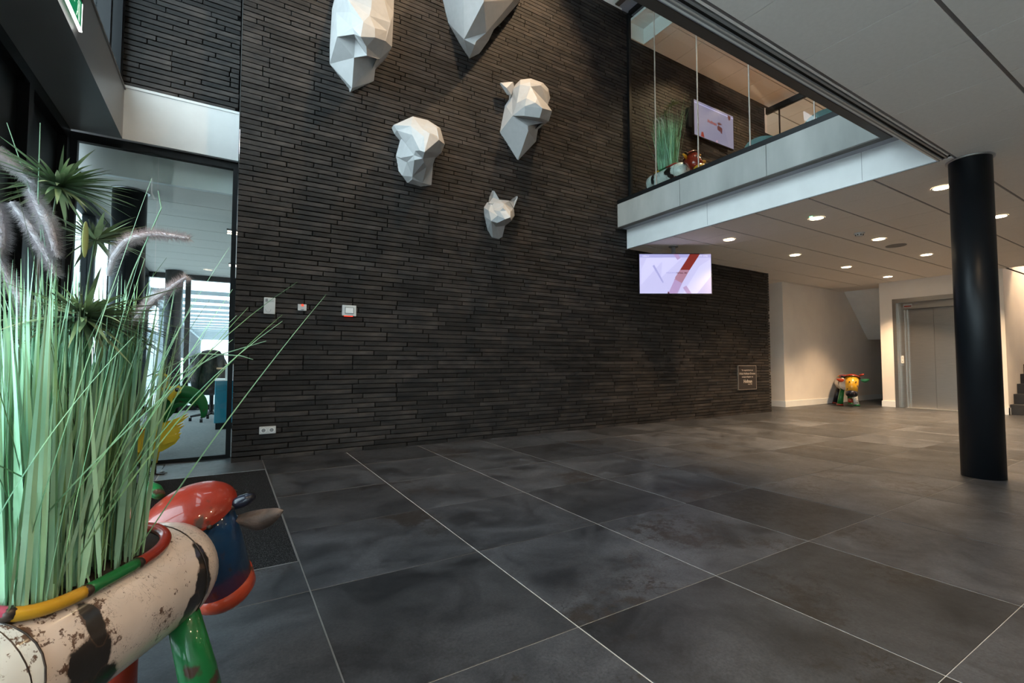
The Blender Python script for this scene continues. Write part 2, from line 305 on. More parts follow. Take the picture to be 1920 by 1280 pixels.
for i in range(-2, 20):
    for j in range(0, 8):
        x0, x1 = X0+i*T, X0+(i+1)*T; y1, y0 = Y0-j*T, Y0-(j+1)*T
        x0 = max(x0, -1.28); y1 = min(y1, WY-.001) if x0 > 0 else min(y1+.3, 5.6) if j == 0 else y1
        if x1 <= MX1+.01:   # rows beside the entrance mat
            if y0 < MY1 and y1 > MY0:
                for a, c in ((max(y0, MY1), y1), (y0, min(y1, MY0))):
                    if c-a > .02: put_tile(x0, x1, a, c)
                if x0 < MX0: put_tile(x0, min(x1, MX0), max(y0, MY0), min(y1, MY1))
                continue
        put_tile(x0, min(x1, 16.2), y0, y1)
for i in range(11, 20):
    if X0+(i+1)*T > 9.3: put_tile(max(X0+i*T, 9.26), X0+(i+1)*T, 5.30, 5.69)
for j in range(4): put_tile(9.26, 10.42, 5.69+.8*j, 5.69+.8*(j+1))
for i in range(-2, 16): put_tile(max(X0+i*T, -1.28), X0+(i+1)*T, Y0-9*T, Y0-8*T)
mt_ = thing('entrance_mat', 'black-grey ribbed entrance mat sunk in the floor by the glass facade', 'mat', ((MX0+MX1)/2, 3.7, 0))
box('mat_pile', 'mat_', MX0+.006, MX1-.006, MY0+.006, MY1-.006, -.02, -.001, mt_)
fr = MB(); fr.box(MX0, MX1, MY1-.005, MY1, -.02, .0015); fr.box(MX1-.006, MX1-.001, MY0, MY1, -.02, .0015); fr.box(MX0, MX1, MY0, MY0+.004, -.02, .001); fr.box(MX0, MX0+.004, MY0, MY1, -.02, .001); fr.out('edge_strip', 'alu', mt_)
box('edge_strip', 'alu', X0-.0026, X0+.0026, -2, 5.298, -.01, .0008, floor)
# ---- brick walls
def brick_wall(name, plane, x0, x1, z0, z1, skip=None, nsingle=300, seed=3, back=.3):
    w = struct(name); rn = random.Random(seed)
    P, g, th = .0525, .009, .05
    jb = MB()
    jb.box(x0+.004, x1-.004, plane+.034, plane+back, z0, z1)
    jb.out('joint_backing', 'joint', w)
    lst = []; r = 0; z = z0
    while z < z1-.01:
        x = x0-rn.choice((0, .125, .25, .375, .06, .31))
        while x < x1:
            L = rn.choice((.5, .5, .5, .5, .375, .49))
            a, b = max(x, x0), min(x+L, x1); x += L
            if b-a > .03 and not (skip and skip(a, b, z)): lst.append((a, b-g, z, min(P-g, z1-z), plane-rn.random()*.004))
        z += P
    sc = [(pxsize((a+b)/2, y, z, 1)**2*(b-a)*h if onscreen((a+b)/2, y, z, -.02) else 0, i) for i, (a, b, z, h, y) in enumerate(lst)]
    sc.sort(reverse=True); top = {i for s_, i in sc[:nsingle] if s_ > 0}
    cache = {}; J = MB()
    for i, (a, b, z, h, y) in enumerate(lst):
        if i in top:
            k = round(b-a, 2), round(h, 4)
            if k not in cache:
                me = bpy.data.meshes.new('brick'); q = MB().box(0, k[0], 0, th, 0, k[1])
                e = .0025; q = MB().add([(0, e, 0), (k[0], e, 0), (k[0], e, h), (0, e, h), (e, 0, e), (k[0]-e, 0, e), (k[0]-e, 0, h-e), (e, 0, h-e), (0, th, 0), (k[0], th, 0), (k[0], th, h), (0, th, h)],
                    [(4, 5, 6, 7), (0, 1, 5, 4), (1, 2, 6, 5), (2, 3, 7, 6), (3, 0, 4, 7), (8, 9, 1, 0), (9, 10, 2, 1), (10, 11, 3, 2), (11, 8, 0, 3)])
                me.from_pydata(q.v, [], q.f); me.materials.append(MT['brick1']); cache[k] = me
            o = bpy.data.objects.new('brick', cache[k]); COL.objects.link(o); o.parent = w; o.location = (a, y, z)
        else: J.box(a, b, y, y+th, z, z+h, rn.random())
    if J.v: J.out('brick_run', 'brick2', w, kind='stuff', tone=True)
    return w
def skipslab(a, b, z): return a > 5.38 and 2.78 < z < 3.40
wall_back = brick_wall('wall_back', WY, .06, 9.24, 0, 6.62, skipslab, 240, 3)
wall_bu = brick_wall('wall_back_upper_left', 5.60, -.905, .05, 3.575, 6.62, None, 60, 5, .1)
box('mullion', 'black', -1.3, -.906, 5.58, 5.95, 3.54, 6.62, wall_bu); box('joint_backing', 'joint', -.9, .35, 5.702, 5.9, 3.54, 6.62, wall_bu)  # black filler block and extra backing, added to shut out sky at the corner
box('trim_corner', 'edgem', .054, .058, 5.296, 5.60, 3.0, 6.62, kind='structure')
# ---- left soffit box, beam, facades
box('trim_soffit', 'greymetal', -1.28, -.88, -4, 5.55, 3.05, 3.52, kind='structure')
box('trim_soffit_cap', 'greymetal', -1.28, -.868, -4, 5.55, 3.52, 3.535, kind='structure')
box('trim_soffit_profile', 'profile', -1.28, -1.245, -4, 5.55, 3.02, 3.05, kind='structure')
box('trim_beam', 'white', -1.4, .056, 5.55, 5.68, 3.05, 3.54, kind='structure')
box('trim_beam_cap', 'white', -.88, .056, 5.545, 5.68, 3.54, 3.565, kind='structure')
def glazed(name, axis, c, a0, a1, z0, z1, posts, pw=.06, pd=.16, top=.08, bot=.08, side=1, gm='glass', blind=()):
    """a row of glass panes between posts, running along `axis`"""
    w = struct(name)
    def bx(nm, m, a, b, c0, c1, z0, z1, **k):
        if axis == 'y': return box(nm, m, c0, c1, a, b, z0, z1, w, **k)
        return box(nm, m, a, b, c0, c1, z0, z1, w, **k)
    lo, hi = (c, c+side*pd) if side > 0 else (c-pd, c)
    for p in posts: bx('mullion', 'black', p-pw/2, p+pw/2, lo, hi, z0, z1)
    for p, q in zip(posts[:-1], posts[1:]):
        bx('head_rail', 'black', p+pw/2, q-pw/2, lo, hi, z1-top, z1); bx('sill_rail', 'black', p+pw/2, q-pw/2, lo, hi, z0, z0+bot)
        m = (lo+hi)/2
        if p in blind: bx('blind_panel', 'black', p+pw/2, q-pw/2, m-.015, m+.015, z0+bot, z1-top)
        else: bx('pane', gm, p+pw/2, q-pw/2, m-.004, m+.004, z0+bot, z1-top)
    return w
fac = glazed('window_1', 'y', -1.40, -4, 5.6, 0, 3.05, [-4, -2.8, -1.6, -.4, .8, 1.8, 2.8, 3.7, 4.6, 5.52], .09, .16, .1, .09, blind=(2.8, 3.7, 4.6))
hd = MB(); hd.tube([(-1.19, 3.78, .9), (-1.15, 3.78, .9), (-1.15, 3.78, 2.1), (-1.19, 3.78, 2.1)], .014, 10); hd.out('door_pull', 'alu', fac, True)
hd = MB(); hd.tube([(-1.19, 4.52, .9), (-1.15, 4.52, .9), (-1.15, 4.52, 2.1), (-1.19, 4.52, 2.1)], .014, 10); hd.out('door_pull', 'alu', fac, True)
glazed('window_2', 'y', -1.10, -4, 5.6, 3.54, 6.62, [-4, -2.7, -1.4, -.1, 1.2, 2.5, 3.8, 5.1, 5.57], .07, .19, .1, .1)
# glass partition to the office
gp = struct('window_3')
box('head_rail', 'black', -1.20, .056, 5.60, 5.66, 2.975, 3.05, gp)
box('mullion', 'black', -1.28, -1.20, 5.60, 5.66, 0, 3.05, gp); box('mullion', 'black', .012, .056, 5.60, 5.66, 0, 2.975, gp)
box('sill_rail', 'black', -1.20, .012, 5.60, 5.66, 0, .035, gp)
box('pane', 'glass', -1.20, -.615, 5.626, 5.634, .035, 2.975, gp); box('pane', 'glass', -.609, .012, 5.626, 5.634, .035, 2.975, gp)
# ---- lower ceiling
ceil = struct('ceiling')
box('void_board', 'gap', 1.2, 12.64, -4, 1.44, CZ+.022, CZ+.05, ceil); box('void_board', 'gap', VX+.01, 12.64, 1.44, 9, CZ+.022, CZ+.05, ceil); box('void_board', 'gap', 12.64, 17, 2.7, 9, CZ+.022, CZ+.05, ceil)
for k in range(5): box('ceiling_panel', 'panel', 9.24, 10.44, 5.70+.6*k, 5.70+.6*k+.59, CZ, CZ+.016, ceil)
box('void_board', 'panel', -1.28, 1.2, -4, 1.44, CZ, CZ+.05, ceil)
cx = [2.267+.6*n for n in range(-2, 26)]; cy = [1.42+.6*n for n in range(-6, 10)]
cme = {}
def ctile(x0, x1, y0, y1, z, par, gx=.0028, gy=.011):
    if x1-x0 < .03 or y1-y0 < .03: return
    k = (round(x1-x0, 3), round(y1-y0, 3))
    if k not in cme:
        b = MB().box(gx, k[0]-gx, gy, k[1]-gy, 0, .016); me = bpy.data.meshes.new('panel'); me.from_pydata(b.v, [], b.f); me.materials.append(MT['panel']); cme[k] = me
    o = bpy.data.objects.new('ceiling_panel', cme[k]); COL.objects.link(o); o.parent = par; o.location = (x0, y0, z)
for i in range(len(cx)-1):
    for j in range(len(cy)-1):
        x0, x1, y0, y1 = cx[i], cx[i+1], cy[j], cy[j+1]
        if y0 < -1: continue
        if y1 <= 1.43: pass
        elif x1 < VX+.05: continue
        else: x0 = max(x0, VX+.012)
        if y1 > 5.30 and x1 > 9.24: y1 = min(y1, 5.69)
        elif y1 > 5.3: y1 = 5.30
        if x0 > 12.49: continue
        ctile(x0, min(x1, 12.5), y0, y1, CZ, ceil)
for i in range(len(cx)-1):
    if 1.2 < cx[i+1] < VX+.2: ctile(cx[i], min(cx[i+1], VX), 1.42, 1.452, CZ, ceil)
pr = MB()
for y in cy: 
    if -1 < y < 5.3: pr.box(1.2 if y < 1.43 else VX+.012, 12.5, y-.0112, y+.0112, CZ+.007, CZ+.02)
pr.out('ceiling_profile', 'profile', ceil)
ct = struct('trim_void')
box('edge_strip', 'greymetal', 1.2, VX-.01, 1.452, 1.466, CZ-.002, CZ+.05, ct); box('shadow_gap', 'gap', 1.2, VX-.01, 1.466, 1.4875, CZ+.004, CZ+.06, ct)
box('edge_angle', 'greymetal', 1.2, VX-.002, 1.488, 1.514, CZ-.004, CZ+.31, ct); box('edge_lip', 'bead', 1.2, VX-.002, 1.492, 1.500, CZ-.007, CZ-.004, ct)
box('edge_angle', 'greymetal', VX-.002, VX+.012, 1.514, WY-.002, CZ-.004, CZ+.004, ct)
box('fascia', 'white', VX, VX+.009, 1.516, WY-.002, CZ+.005, 3.06, ct)
box('fascia', 'white', -.88, VX-.001, 1.515, 1.53, CZ+.0, 3.06, ct)
for y in (2.1, 3.85): box('fascia_joint', 'greymetal', VX-.0015, VX, y, y+.003, CZ+.02, 3.055, ct)
# ---- upper floor slab
sl = struct('floor_upper')
ys = [5.29, 4.118, 2.939, 1.87]
for a, b in zip(ys[:-1], ys[1:]): box('concrete_panel', 'concrete', 5.13, 5.20, b+.003, a-.003, 3.062, 3.42, sl)
for i in range(5): box('concrete_panel', 'concrete', -.87+1.2*i, min(-.87+1.2*(i+1)-.006, 5.13), 1.80, 1.87, 3.062, 3.42, sl)
box('slab', 'lav', 5.20, 12.64, 1.80, 9, 3.065, 3.415, sl); box('slab', 'lav', -.87, 12.64, -4, 1.80, 3.065, 3.415, sl); box('slab', 'lav', 12.64, 17, 2.70, 9, 3.065, 3.415, sl); box('slab', 'lav', 12.64, 17, -4, 1.25, 3.065, 3.415, sl)
box('soffit_strip', 'slabunder', 5.132, 5.215, 1.80, WY-.002, 3.05, 3.064, sl); box('soffit_strip', 'slabunder', -.87, 5.132, 1.80, 1.868, 3.05, 3.064, sl)
box('soffit', 'lav', 5.215, VX, 1.53, WY-.002, 3.056, 3.066, sl); box('soffit', 'lav', -.87, 5.215, 1.53, 1.80, 3.056, 3.066, sl)
box('upstand', 'black', 5.136, 5.175, 1.86, WY-.004, 3.42, 3.485, sl); box('upstand', 'black', -.87, 5.136, 1.82, 1.86, 3.42, 3.485, sl)
box('upper_floor_finish', 'wood', 5.20, 12.64, 1.86, 9, 3.415, 3.42, sl)
# ---- upper glazing and ceiling
ug = struct('window_4')
box('mullion', 'black', 5.375, 5.425, 5.25, WY-.002, 3.42, 6.58, ug)
box('head_rail', 'black', 5.375, 5.425, 1.9, 5.25, 6.54, 6.60, ug); box('sill_rail', 'black', 5.375, 5.425, 1.9, 5.25, 3.42, 3.45, ug)
jy = [5.25, 4.752, 4.018, 3.284, 2.55, 1.9]
for a, b in zip(jy[:-1], jy[1:]): box('pane', 'glass', 5.396, 5.404, b+.003, a-.003, 3.45, 6.54, ug)
for y in jy[1:-1]: box('silicone_joint', 'bead', 5.392, 5.408, y-.005, y+.005, 3.45, 6.54, ug)
uc = struct('ceiling_upper')
box('void_board', 'gap', 5.76, 14, 1.9, 9, TZ+.02, TZ+.05, uc)
box('recess_face', 'white', 5.745, 5.76, 1.9, WY-.002, TZ, 6.62, uc); box('recess_top', 'white', 5.43, 5.76, 1.9, WY, 6.46, 6.50, uc); box('recess_end', 'white', 5.43, 5.745, 5.28, WY-.001, TZ+.0, 6.46, uc)
for i in range(14):
    for j in range(6):
        x0 = 5.76 if i == 0 else 5.93+.6*(i-1); x1 = 5.93+.6*i; y0 = 1.9 if j == 0 else 1.75+.6*j; y1 = 1.75+.6*(j+1)
        y1 = min(y1, WY if x0 < 9.2 else 6)
        ctile(x0, x1, y0, y1, TZ, uc, .004, .004)
for i in range(6, 14): ctile(5.93+.6*(i-1), 5.93+.6*i, 5.35, 5.95, TZ, uc, .004, .004)
cu = struct('ceiling_void')
box('slab', 'lav', 5.215, 17, -4, 9, 6.66, 6.9, cu); box('slab', 'lav', -1.3, 5.14, -4, 1.83, 6.66, 6.9, cu)
box('soffit_strip', 'slabunder', 5.132, 5.215, 1.8, WY, 6.64, 6.66, cu); box('concrete_edge', 'concrete', 5.13, 5.215, 1.8, WY, 6.66, 7.1, cu)
box('roof_board', 'panel', -1.3, 5.25, 1.8, 5.8, 8.2, 8.3, cu)
for nm, a in (('wall_void_back', (-1.3, 5.3, 5.32, 5.4, 6.62, 8.3)), ('wall_void_left', (-1.0, -.9, 1.8, 5.4, 6.62, 8.3)), ('wall_void_right', (5.25, 5.3, 1.8, 5.4, 7.1, 8.3)), ('wall_void_front', (-1.3, 5.3, 1.72, 1.8, 6.66, 8.3))): box(nm, 'white', *a, kind='structure')
box('wall_upper_front', 'plaster', -.87, 17, 1.20, 1.25, 3.42, 6.66, kind='structure')
box('wall_upper_far', 'plaster', 13.4, 13.5, 1.2, 9, 3.42, 6.66, kind='structure'); box('wall_upper_back', 'plaster', 9.3, 13.5, 7.4, 7.5, 3.42, 6.66, kind='structure')
pt = struct('window_5')
box('head_rail', 'black', 9.27, 9.33, 1.3, 5.30, 6.02, 6.14, pt)
for y in (5.04, 3.9, 2.8): box('mullion', 'black', 9.285, 9.315, y-.008, y+.008, 3.42, 6.02, pt)
for a, b in ((5.29, 5.05), (5.03, 3.91), (3.89, 2.81), (2.79, 1.3)): box('pane', 'glass', 9.296, 9.304, b, a, 3.43, 6.02, pt)
# ---- right-hand part: alcove, lift wall, stairs
al = struct('wall_alcove')
box('plaster_face', 'plaster', 10.44, 16.2, 5.69, 5.90, 0, CZ+.1, al); box('plaster_face', 'plaster', 10.44, 10.60, 5.90, 9, 0, CZ+.1, al)
box('plaster_face', 'plaster', 9.10, 9.24, 5.62, 9, 0, CZ+.1, al); box('plaster_face', 'plaster', 9.24, 10.44, 8.9, 9, 0, CZ+.1, al)
box('plaster_face', 'plaster', 16.2, 16.3, 4.6, 5.9, 0, CZ+.1, al); 
b = struct('baseboard_alcove'); box('board', 'white', 10.425, 16.2, 5.675, 5.69, 0, .13, b); box('board', 'white', 10.425, 10.44, 5.69, 8.9, 0, .13, b)
st = struct('stair_soffit'); MB().prism([(13.23, 2.76), (14.46, 1.58), (16.2, 1.58), (16.2, 2.76)], 4.75, 5.689).out('stair_underside', 'white', st)
box('ceiling_panel', 'panel', 12.5, 13.3, 4.7, 5.69, CZ, CZ+.016, ceil)
# lift wall with portal
lw = struct('wall_lift'); LX = 12.5
box('plaster_face', 'plaster', LX, LX+.14, 4.435, 4.67, 0, CZ+.1, lw); box('plaster_face', 'plaster', LX, LX+.14, 2.70, 3.15, 0, CZ+.1, lw); box('plaster_face', 'plaster', LX, LX+.14, 3.15, 4.435, 2.36, CZ+.1, lw)
box('plaster_face', 'plaster', LX+.14, 16.2, 4.55, 4.67, 0, CZ+.1, lw); box('plaster_face', 'plaster', LX+.14, 16.2, 2.70, 2.84, 0, 4.4, lw)
box('shaft_face', 'joint', LX+.6, LX+.65, 2.84, 4.55, 0, 2.75, lw)
b = struct('baseboard_lift'); box('board', 'white', LX-.015, LX, 4.435, 4.685, 0, .13, b); box('board', 'white', LX-.015, LX, 2.685, 3.15, 0, .13, b); box('board', 'white', LX-.015, LX+.08, 2.685, 2.70, 0, .13, b); box('board', 'white', LX, 14, 4.67, 4.685, 0, .13, b)
lift = thing('lift_entrance', 'brushed steel lift entrance with closed two-leaf doors behind the black column', 'elevator', (LX, 3.79, 0))
pf = MB(); pf.box(LX-.012, LX+.12, 4.37, 4.435, 0, 2.36); pf.box(LX-.012, LX+.12, 3.15, 3.215, 0, 2.36); pf.box(LX-.012, LX+.12, 3.215, 4.37, 2.27, 2.36); pf.out('portal_frame', 'steel', lift)
pf = MB(); pf.box(LX+.10, LX+.15, 4.27, 4.37, 0, 2.27); pf.box(LX+.10, LX+.15, 3.215, 3.30, 0, 2.27); pf.box(LX+.10, LX+.15, 3.30, 4.27, 2.13, 2.27); pf.out('door_frame', 'steel', lift)
pf = MB(); pf.box(LX+.15, LX+.22, 4.235, 4.27, 0, 2.13); pf.box(LX+.15, LX+.22, 3.30, 3.335, 0, 2.13); pf.out('door_jamb', 'steel', lift)
box('door_leaf', 'steel', LX+.20, LX+.23, 3.80, 4.235, .01, 2.13, lift); box('door_leaf', 'steel', LX+.20, LX+.23, 3.335, 3.796, .01, 2.13, lift)
box('threshold', 'alu', LX, LX+.2, 3.3, 4.27, 0, .008, lift)
cp = box('call_panel', 'offwhite', LX+.092, LX+.10, 4.295, 4.345, .96, 1.12, lift)
for z in (1.0, 1.08): MB().cyl((LX+.092, 4.32, z), (LX+.086, 4.32, z), .008).out('call_button', 'greymetal', cp)
box('key_panel', 'alu', LX+.094, LX+.10, 4.30, 4.34, .90, .945, lift)
sg = box('notice_sign', 'offwhite', LX+.094, LX+.10, 4.12, 4.27, 2.17, 2.24, lift); MB().box(LX+.091, LX+.094, 4.13, 4.26, 2.18, 2.205).out('notice_print', 'tred', sg)
# stairs on the right
stc = thing('staircase', 'dark stone staircase climbing along the wall at the right edge', 'stairs', (13.6, 2.2, 0))
for k in range(14):
    x0 = 12.57+.25*k; s_ = box('step', 'step', x0, x0+.31, 1.3, 2.699, .188*k if k else 0, .188*(k+1), stc)
for nm, a in (('wall_stair', (12.5, 17, 1.15, 1.25, 2.76, 3.06)), ('wall_right', (16.9, 17, -4, 2.7, 0, 6.6)), ('wall_front', (-1.3, 17, -4.1, -4, 0, 6.9))): box(nm, 'plaster', *a, kind='structure')
# column
def column(x, y, z1, r, lab):
    c = thing('round_column', lab, 'column', (x, y, 0)); MB().cyl((x, y, 0), (x, y, z1), r, n=48).out('shaft', 'column', c, True)
    MB().cyl((x, y, z1-.012), (x, y, z1-.002), r+.018, n=48).out('ceiling_ring', 'alu', c, True)
    return c
column(5.53, 1.365, CZ, .142, 'black round column rising from the tiled hall floor, nearest the lift')
HEADS = {
 'h1': ([(0.886,5.3,4.226),(1.092,5.3,4.015),(1.105,5.2,3.974),(1.367,5.3,4.188),(1.354,5.15,4.369),(1.086,5.032,4.214),(0.903,4.995,4.353),(0.884,5.28,4.424),(0.899,5.25,4.849),(0.916,5.15,4.724),(1.005,4.836,4.553),(1.013,4.788,4.362),(1.095,4.69,4.393),(1.172,4.751,4.53),(1.197,4.788,4.644),(1.435,4.91,4.66),(1.394,4.885,4.534),(1.219,4.714,4.389),(1.063,4.653,4.204),(1.217,4.702,4.285),(1.142,4.739,4.179),(1.172,4.836,4.156),(1.372,4.861,4.398),(1.499,5.056,4.495),(1.319,4.995,4.263),(1.37,5.056,4.315),(1.541,5.15,4.968),(1.559,5.2,5.226),(1.03,4.788,4.301),(1.073,4.934,4.356),(0.965,4.861,4.712),(1.233,4.861,5.029),(1.353,4.897,4.899),(1.41,5.056,5.372),(1.185,5.15,5.524),(0.971,5.2,5.28),(0.931,5.2,5.021)],
   [(0,1,2),(0,2,5),(0,5,6),(0,6,7),(2,3,4,5),(7,6,9),(7,9,8),(9,6,11),(9,11,10),(10,11,12),(6,11,28),(6,28,29),(6,29,5),(29,21,5),(28,21,29),(11,12,18),(11,18,28),(28,18,20),(28,20,21),(12,18,17),(12,17,13),(18,19,17),(18,19,20),(13,17,16,15),(8,9,30,36),(9,10,30),(30,10,12),(30,12,13),(30,13,14),(30,14,31),(31,14,32),(14,13,15),(14,15,32),(32,15,26),(32,26,27),(32,27,33),(31,32,33),(31,33,34),(30,31,34),(30,34,35),(36,30,35),(16,17,19,22),(15,16,22),(15,22,23),(15,23,26),(19,22,20),(20,22,25),(22,23,25),(20,25,21),(21,25,24),(21,24,4),(5,21,4)]),
 'h2': ([(2.204,5.3,5.498),(2.278,5.3,5.237),(2.441,5.3,5.02),(2.577,5.3,4.872),(2.385,5.056,4.908),(2.5,4.995,4.846),(2.522,4.995,4.901),(2.463,4.69,5.17),(2.318,4.934,5.296),(2.717,5.25,4.988),(2.814,5.22,5.151),(2.886,5.18,5.333),(3.047,5.18,5.533),(3.279,5.15,5.858),(2.649,4.971,5.042),(3.021,4.934,5.588),(2.172,5.3,5.899),(2.224,4.873,5.735),(2.452,4.568,5.482),(3.199,4.934,6.093),(2.882,5.15,6.617),(2.32,5.25,6.419),(3.537,5.25,6.404)],
   [(16,0,8,17),(0,1,8),(1,4,8),(1,2,4),(2,3,4),(3,5,4),(8,4,7),(17,8,7,18),(7,4,14),(7,14,15),(4,5,6),(4,6,14),(5,3,9),(5,9,10,6),(6,10,14),(10,11,14),(14,11,12),(14,12,15),(12,13,15),(7,15,19,18),(15,13,19),(13,22,19),(17,18,20,21),(16,17,21),(18,19,20),(19,22,20)]),
 'h3': ([(3.03,5.3,4.022),(3.314,5.3,3.705),(3.592,5.27,4.028),(3.589,5.2,4.238),(3.279,4.995,3.971),(3.08,5.056,4.149),(3.108,5.28,4.406),(3.172,5.22,4.512),(3.176,5.2,4.613),(3.214,5.18,4.644),(3.281,5.18,4.76),(3.458,5.2,4.843),(3.662,5.2,4.848),(3.753,5.2,4.793),(3.156,4.995,4.554),(3.272,4.934,4.592),(3.256,4.897,4.512),(3.457,4.958,4.621),(3.64,5.056,4.632),(3.771,5.18,4.651),(3.622,5.032,4.441),(3.107,4.995,4.297),(3.119,4.788,4.262),(3.255,4.751,4.285),(3.206,4.714,4.194),(3.095,4.788,4.153),(3.294,4.69,4.137),(3.576,4.873,4.269),(3.295,4.751,4.042),(3.119,4.836,4.059),(3.586,4.958,4.173),(3.508,4.958,4.133),(3.271,4.983,4.035)],
   [(0,1,4),(0,4,5),(0,5,6),(1,2,4),(4,2,3),(4,3,32),(5,4,32),(5,32,31),(5,31,28),(5,28,29),(28,31,30,27),(28,27,26),(32,3,31),(6,5,7),(7,5,21),(7,21,8),(8,21,14),(8,14,9),(5,29,25),(5,25,21),(29,28,26),(25,29,26),(25,26,24),(21,25,22),(25,24,22),(22,24,23),(24,26,23),(14,21,16),(21,22,16),(22,23,16),(16,23,26),(16,26,27),(16,27,20),(16,20,17),(17,20,18),(17,18,13),(20,19,18),(9,14,10),(10,14,15),(10,15,11),(15,16,14),(15,17,16),(11,15,17),(11,17,12),(12,17,13),(18,19,13)]),
 'h3ear': ([(2.979,5.2,4.631),(3.164,5.18,4.693),(3.193,5.2,4.647),(3.151,5.2,4.518),(3.079,5.19,4.513),(3.047,5.15,4.555)],
   [(0,1,5),(1,2,5),(2,3,5),(3,4,5),(4,0,5)]),
 'h4': ([(1.578,5.22,3.697),(1.791,5.18,3.839),(1.983,5.2,3.856),(2.144,5.2,3.801),(2.196,5.18,3.608),(2.143,5.15,3.481),(2.068,5.15,3.409),(2.071,5.24,3.353),(2.076,5.3,3.119),(1.941,5.3,3.072),(1.776,5.3,3.084),(1.665,5.3,3.208),(1.632,5.3,3.374),(1.68,5.24,3.569),(1.61,5.2,3.634),(1.706,4.995,3.62),(1.816,4.934,3.592),(1.861,4.812,3.497),(1.984,4.897,3.534),(2.016,4.995,3.678),(1.979,4.836,3.465),(2.072,4.934,3.487),(1.756,4.69,3.214),(1.74,4.788,3.266),(1.73,4.91,3.308),(1.794,4.812,3.444),(1.686,5.12,3.464),(1.732,4.958,3.276),(1.738,4.958,3.223),(1.793,5.18,3.123),(1.8,5.2,3.1),(1.842,4.934,3.214),(1.815,4.897,3.236),(1.92,5.056,3.22),(1.939,5.24,3.097),(1.657,5.2,3.32),(1.705,5.27,3.145),(1.717,5.15,3.265),(1.702,4.934,3.49)],
   [(0,1,15,14),(1,2,16,15),(2,3,19,16),(16,19,18,17),(3,4,21),(19,3,21),(19,21,20,18),(17,18,20),(16,17,25),(15,16,25),(15,25,38),(14,15,38),(14,38,26,13),(38,24,26),(38,25,23),(38,23,24),(25,22,23),(25,17,22),(17,20,22),(20,21,4),(20,4,5),(20,5,22),(22,5,6),(22,6,32),(22,32,23),(23,32,24),(24,32,27),(24,27,26),(27,32,28),(28,32,31),(32,6,31),(31,6,33),(6,7,33),(28,31,29),(31,33,29),(29,33,34),(29,34,30),(33,7,34),(7,8,34),(34,8,9),(30,34,9),(30,9,10),(10,36,29),(10,29,30),(36,37,29),(37,28,29),(37,27,28),(35,26,27),(35,27,37),(13,26,35),(13,35,12),(12,35,37),(12,37,36),(12,36,11),(11,36,10)]),
 'h5': ([(2.794,5.3,2.968),(2.802,5.3,2.857),(2.85,5.3,2.683),(2.913,5.3,2.594),(3.017,5.3,2.587),(3.062,5.28,2.618),(3.044,5.18,2.739),(3.065,5.056,2.773),(3.153,5.12,2.874),(3.163,5.15,2.954),(3.173,5.18,2.993),(3.12,5.2,3.088),(2.967,5.2,3.074),(2.849,5.2,3.018),(2.838,5.28,3.04),(2.787,5.15,2.883),(2.836,5.12,2.89),(2.844,4.971,2.839),(2.868,4.934,2.87),(2.9,4.91,2.835),(2.961,4.91,2.835),(2.888,4.788,2.72),(2.842,4.836,2.7),(2.827,4.995,2.786),(2.771,5.056,2.726),(2.841,5.032,2.704),(2.892,5.15,2.694),(2.912,5.27,2.601),(2.939,4.861,2.715),(2.991,4.934,2.81),(2.94,5.032,2.964)],
   [(0,1,15),(1,24,15),(1,2,24),(2,27,24),(2,3,27),(24,27,26,25),(24,25,23),(15,24,23),(15,23,16),(16,23,17),(17,23,22),(17,22,21),(17,21,19),(17,19,18),(19,20,21),(20,29,21),(21,29,28),(29,8,28),(29,9,8),(20,9,29),(28,8,7),(21,28,22),(22,28,7),(22,7,6),(23,22,25),(25,22,6),(25,6,26),(26,6,5),(26,5,4),(27,26,4),(27,4,3),(14,0,15),(13,14,15),(13,15,16),(13,16,30),(16,17,30),(17,18,30),(18,19,30),(19,20,30),(20,10,30),(20,9,10),(10,11,30),(11,12,30),(12,13,30)]),
 'h5ear1': ([(2.821,5.22,3.005),(2.831,5.21,3.094),(2.864,5.2,3.174),(2.895,5.2,3.173),(2.963,5.18,3.061),(2.843,5.16,2.985),(2.889,5.23,3.097)],
   [(0,1,6),(1,2,6),(2,3,6),(3,4,6),(4,5,6),(5,0,6)]),
 'h5ear2': ([(3.108,5.18,3.073),(3.21,5.2,3.162),(3.243,5.2,3.175),(3.252,5.2,3.156),(3.161,5.16,2.985),(3.218,5.24,3.118)],
   [(0,1,5),(1,2,5),(2,3,5),(3,4,5),(4,0,5)]),
}
# ================================================================ OBJECTS
def polyhead(key, close=True):
    V, F = HEADS[key]; V = [Vector(v) for v in V]; F = [tuple(f) for f in F]
    if close:
        cnt = {}
        for f in F:
            for i in range(len(f)):
                a, b = f[i], f[(i+1) % len(f)]; cnt.setdefault(tuple(sorted((a, b))), []).append((a, b))
        m = {}
        def wallpt(i):
            if i not in m: V.append(Vector((V[i].x, WY+.004, V[i].z))); m[i] = len(V)-1
            return m[i]
        for k, l in cnt.items():
            if len(l) == 1:
                a, b = l[0]; F.append((b, a, wallpt(a), wallpt(b)))
    b = MB(); b.add(V, F); return b
def fixnormals(o):
    import bmesh
    bm = bmesh.new(); bm.from_mesh(o.data); bmesh.ops.recalc_face_normals(bm, faces=bm.faces); bm.to_mesh(o.data); bm.free()
def thick(key, d=.02):
    V, F = HEADS[key]; b = MB(); n = len(V); b.add(list(V)+[(x+.006, y+d, z-.004) for x, y, z in V], [tuple(f) for f in F]+[tuple(n+i for i in reversed(f)) for f in F])
    E = {}
    for f in F:
        for i in range(len(f)): a, c = f[i], f[(i+1) % len(f)]; E.setdefault(tuple(sorted((a, c))), []).append((a, c))
    for l in E.values():
        if len(l) == 1: a, c = l[0]; b.f.append((a, c, c+n, a+n)); b.t.append(0.)
    return b
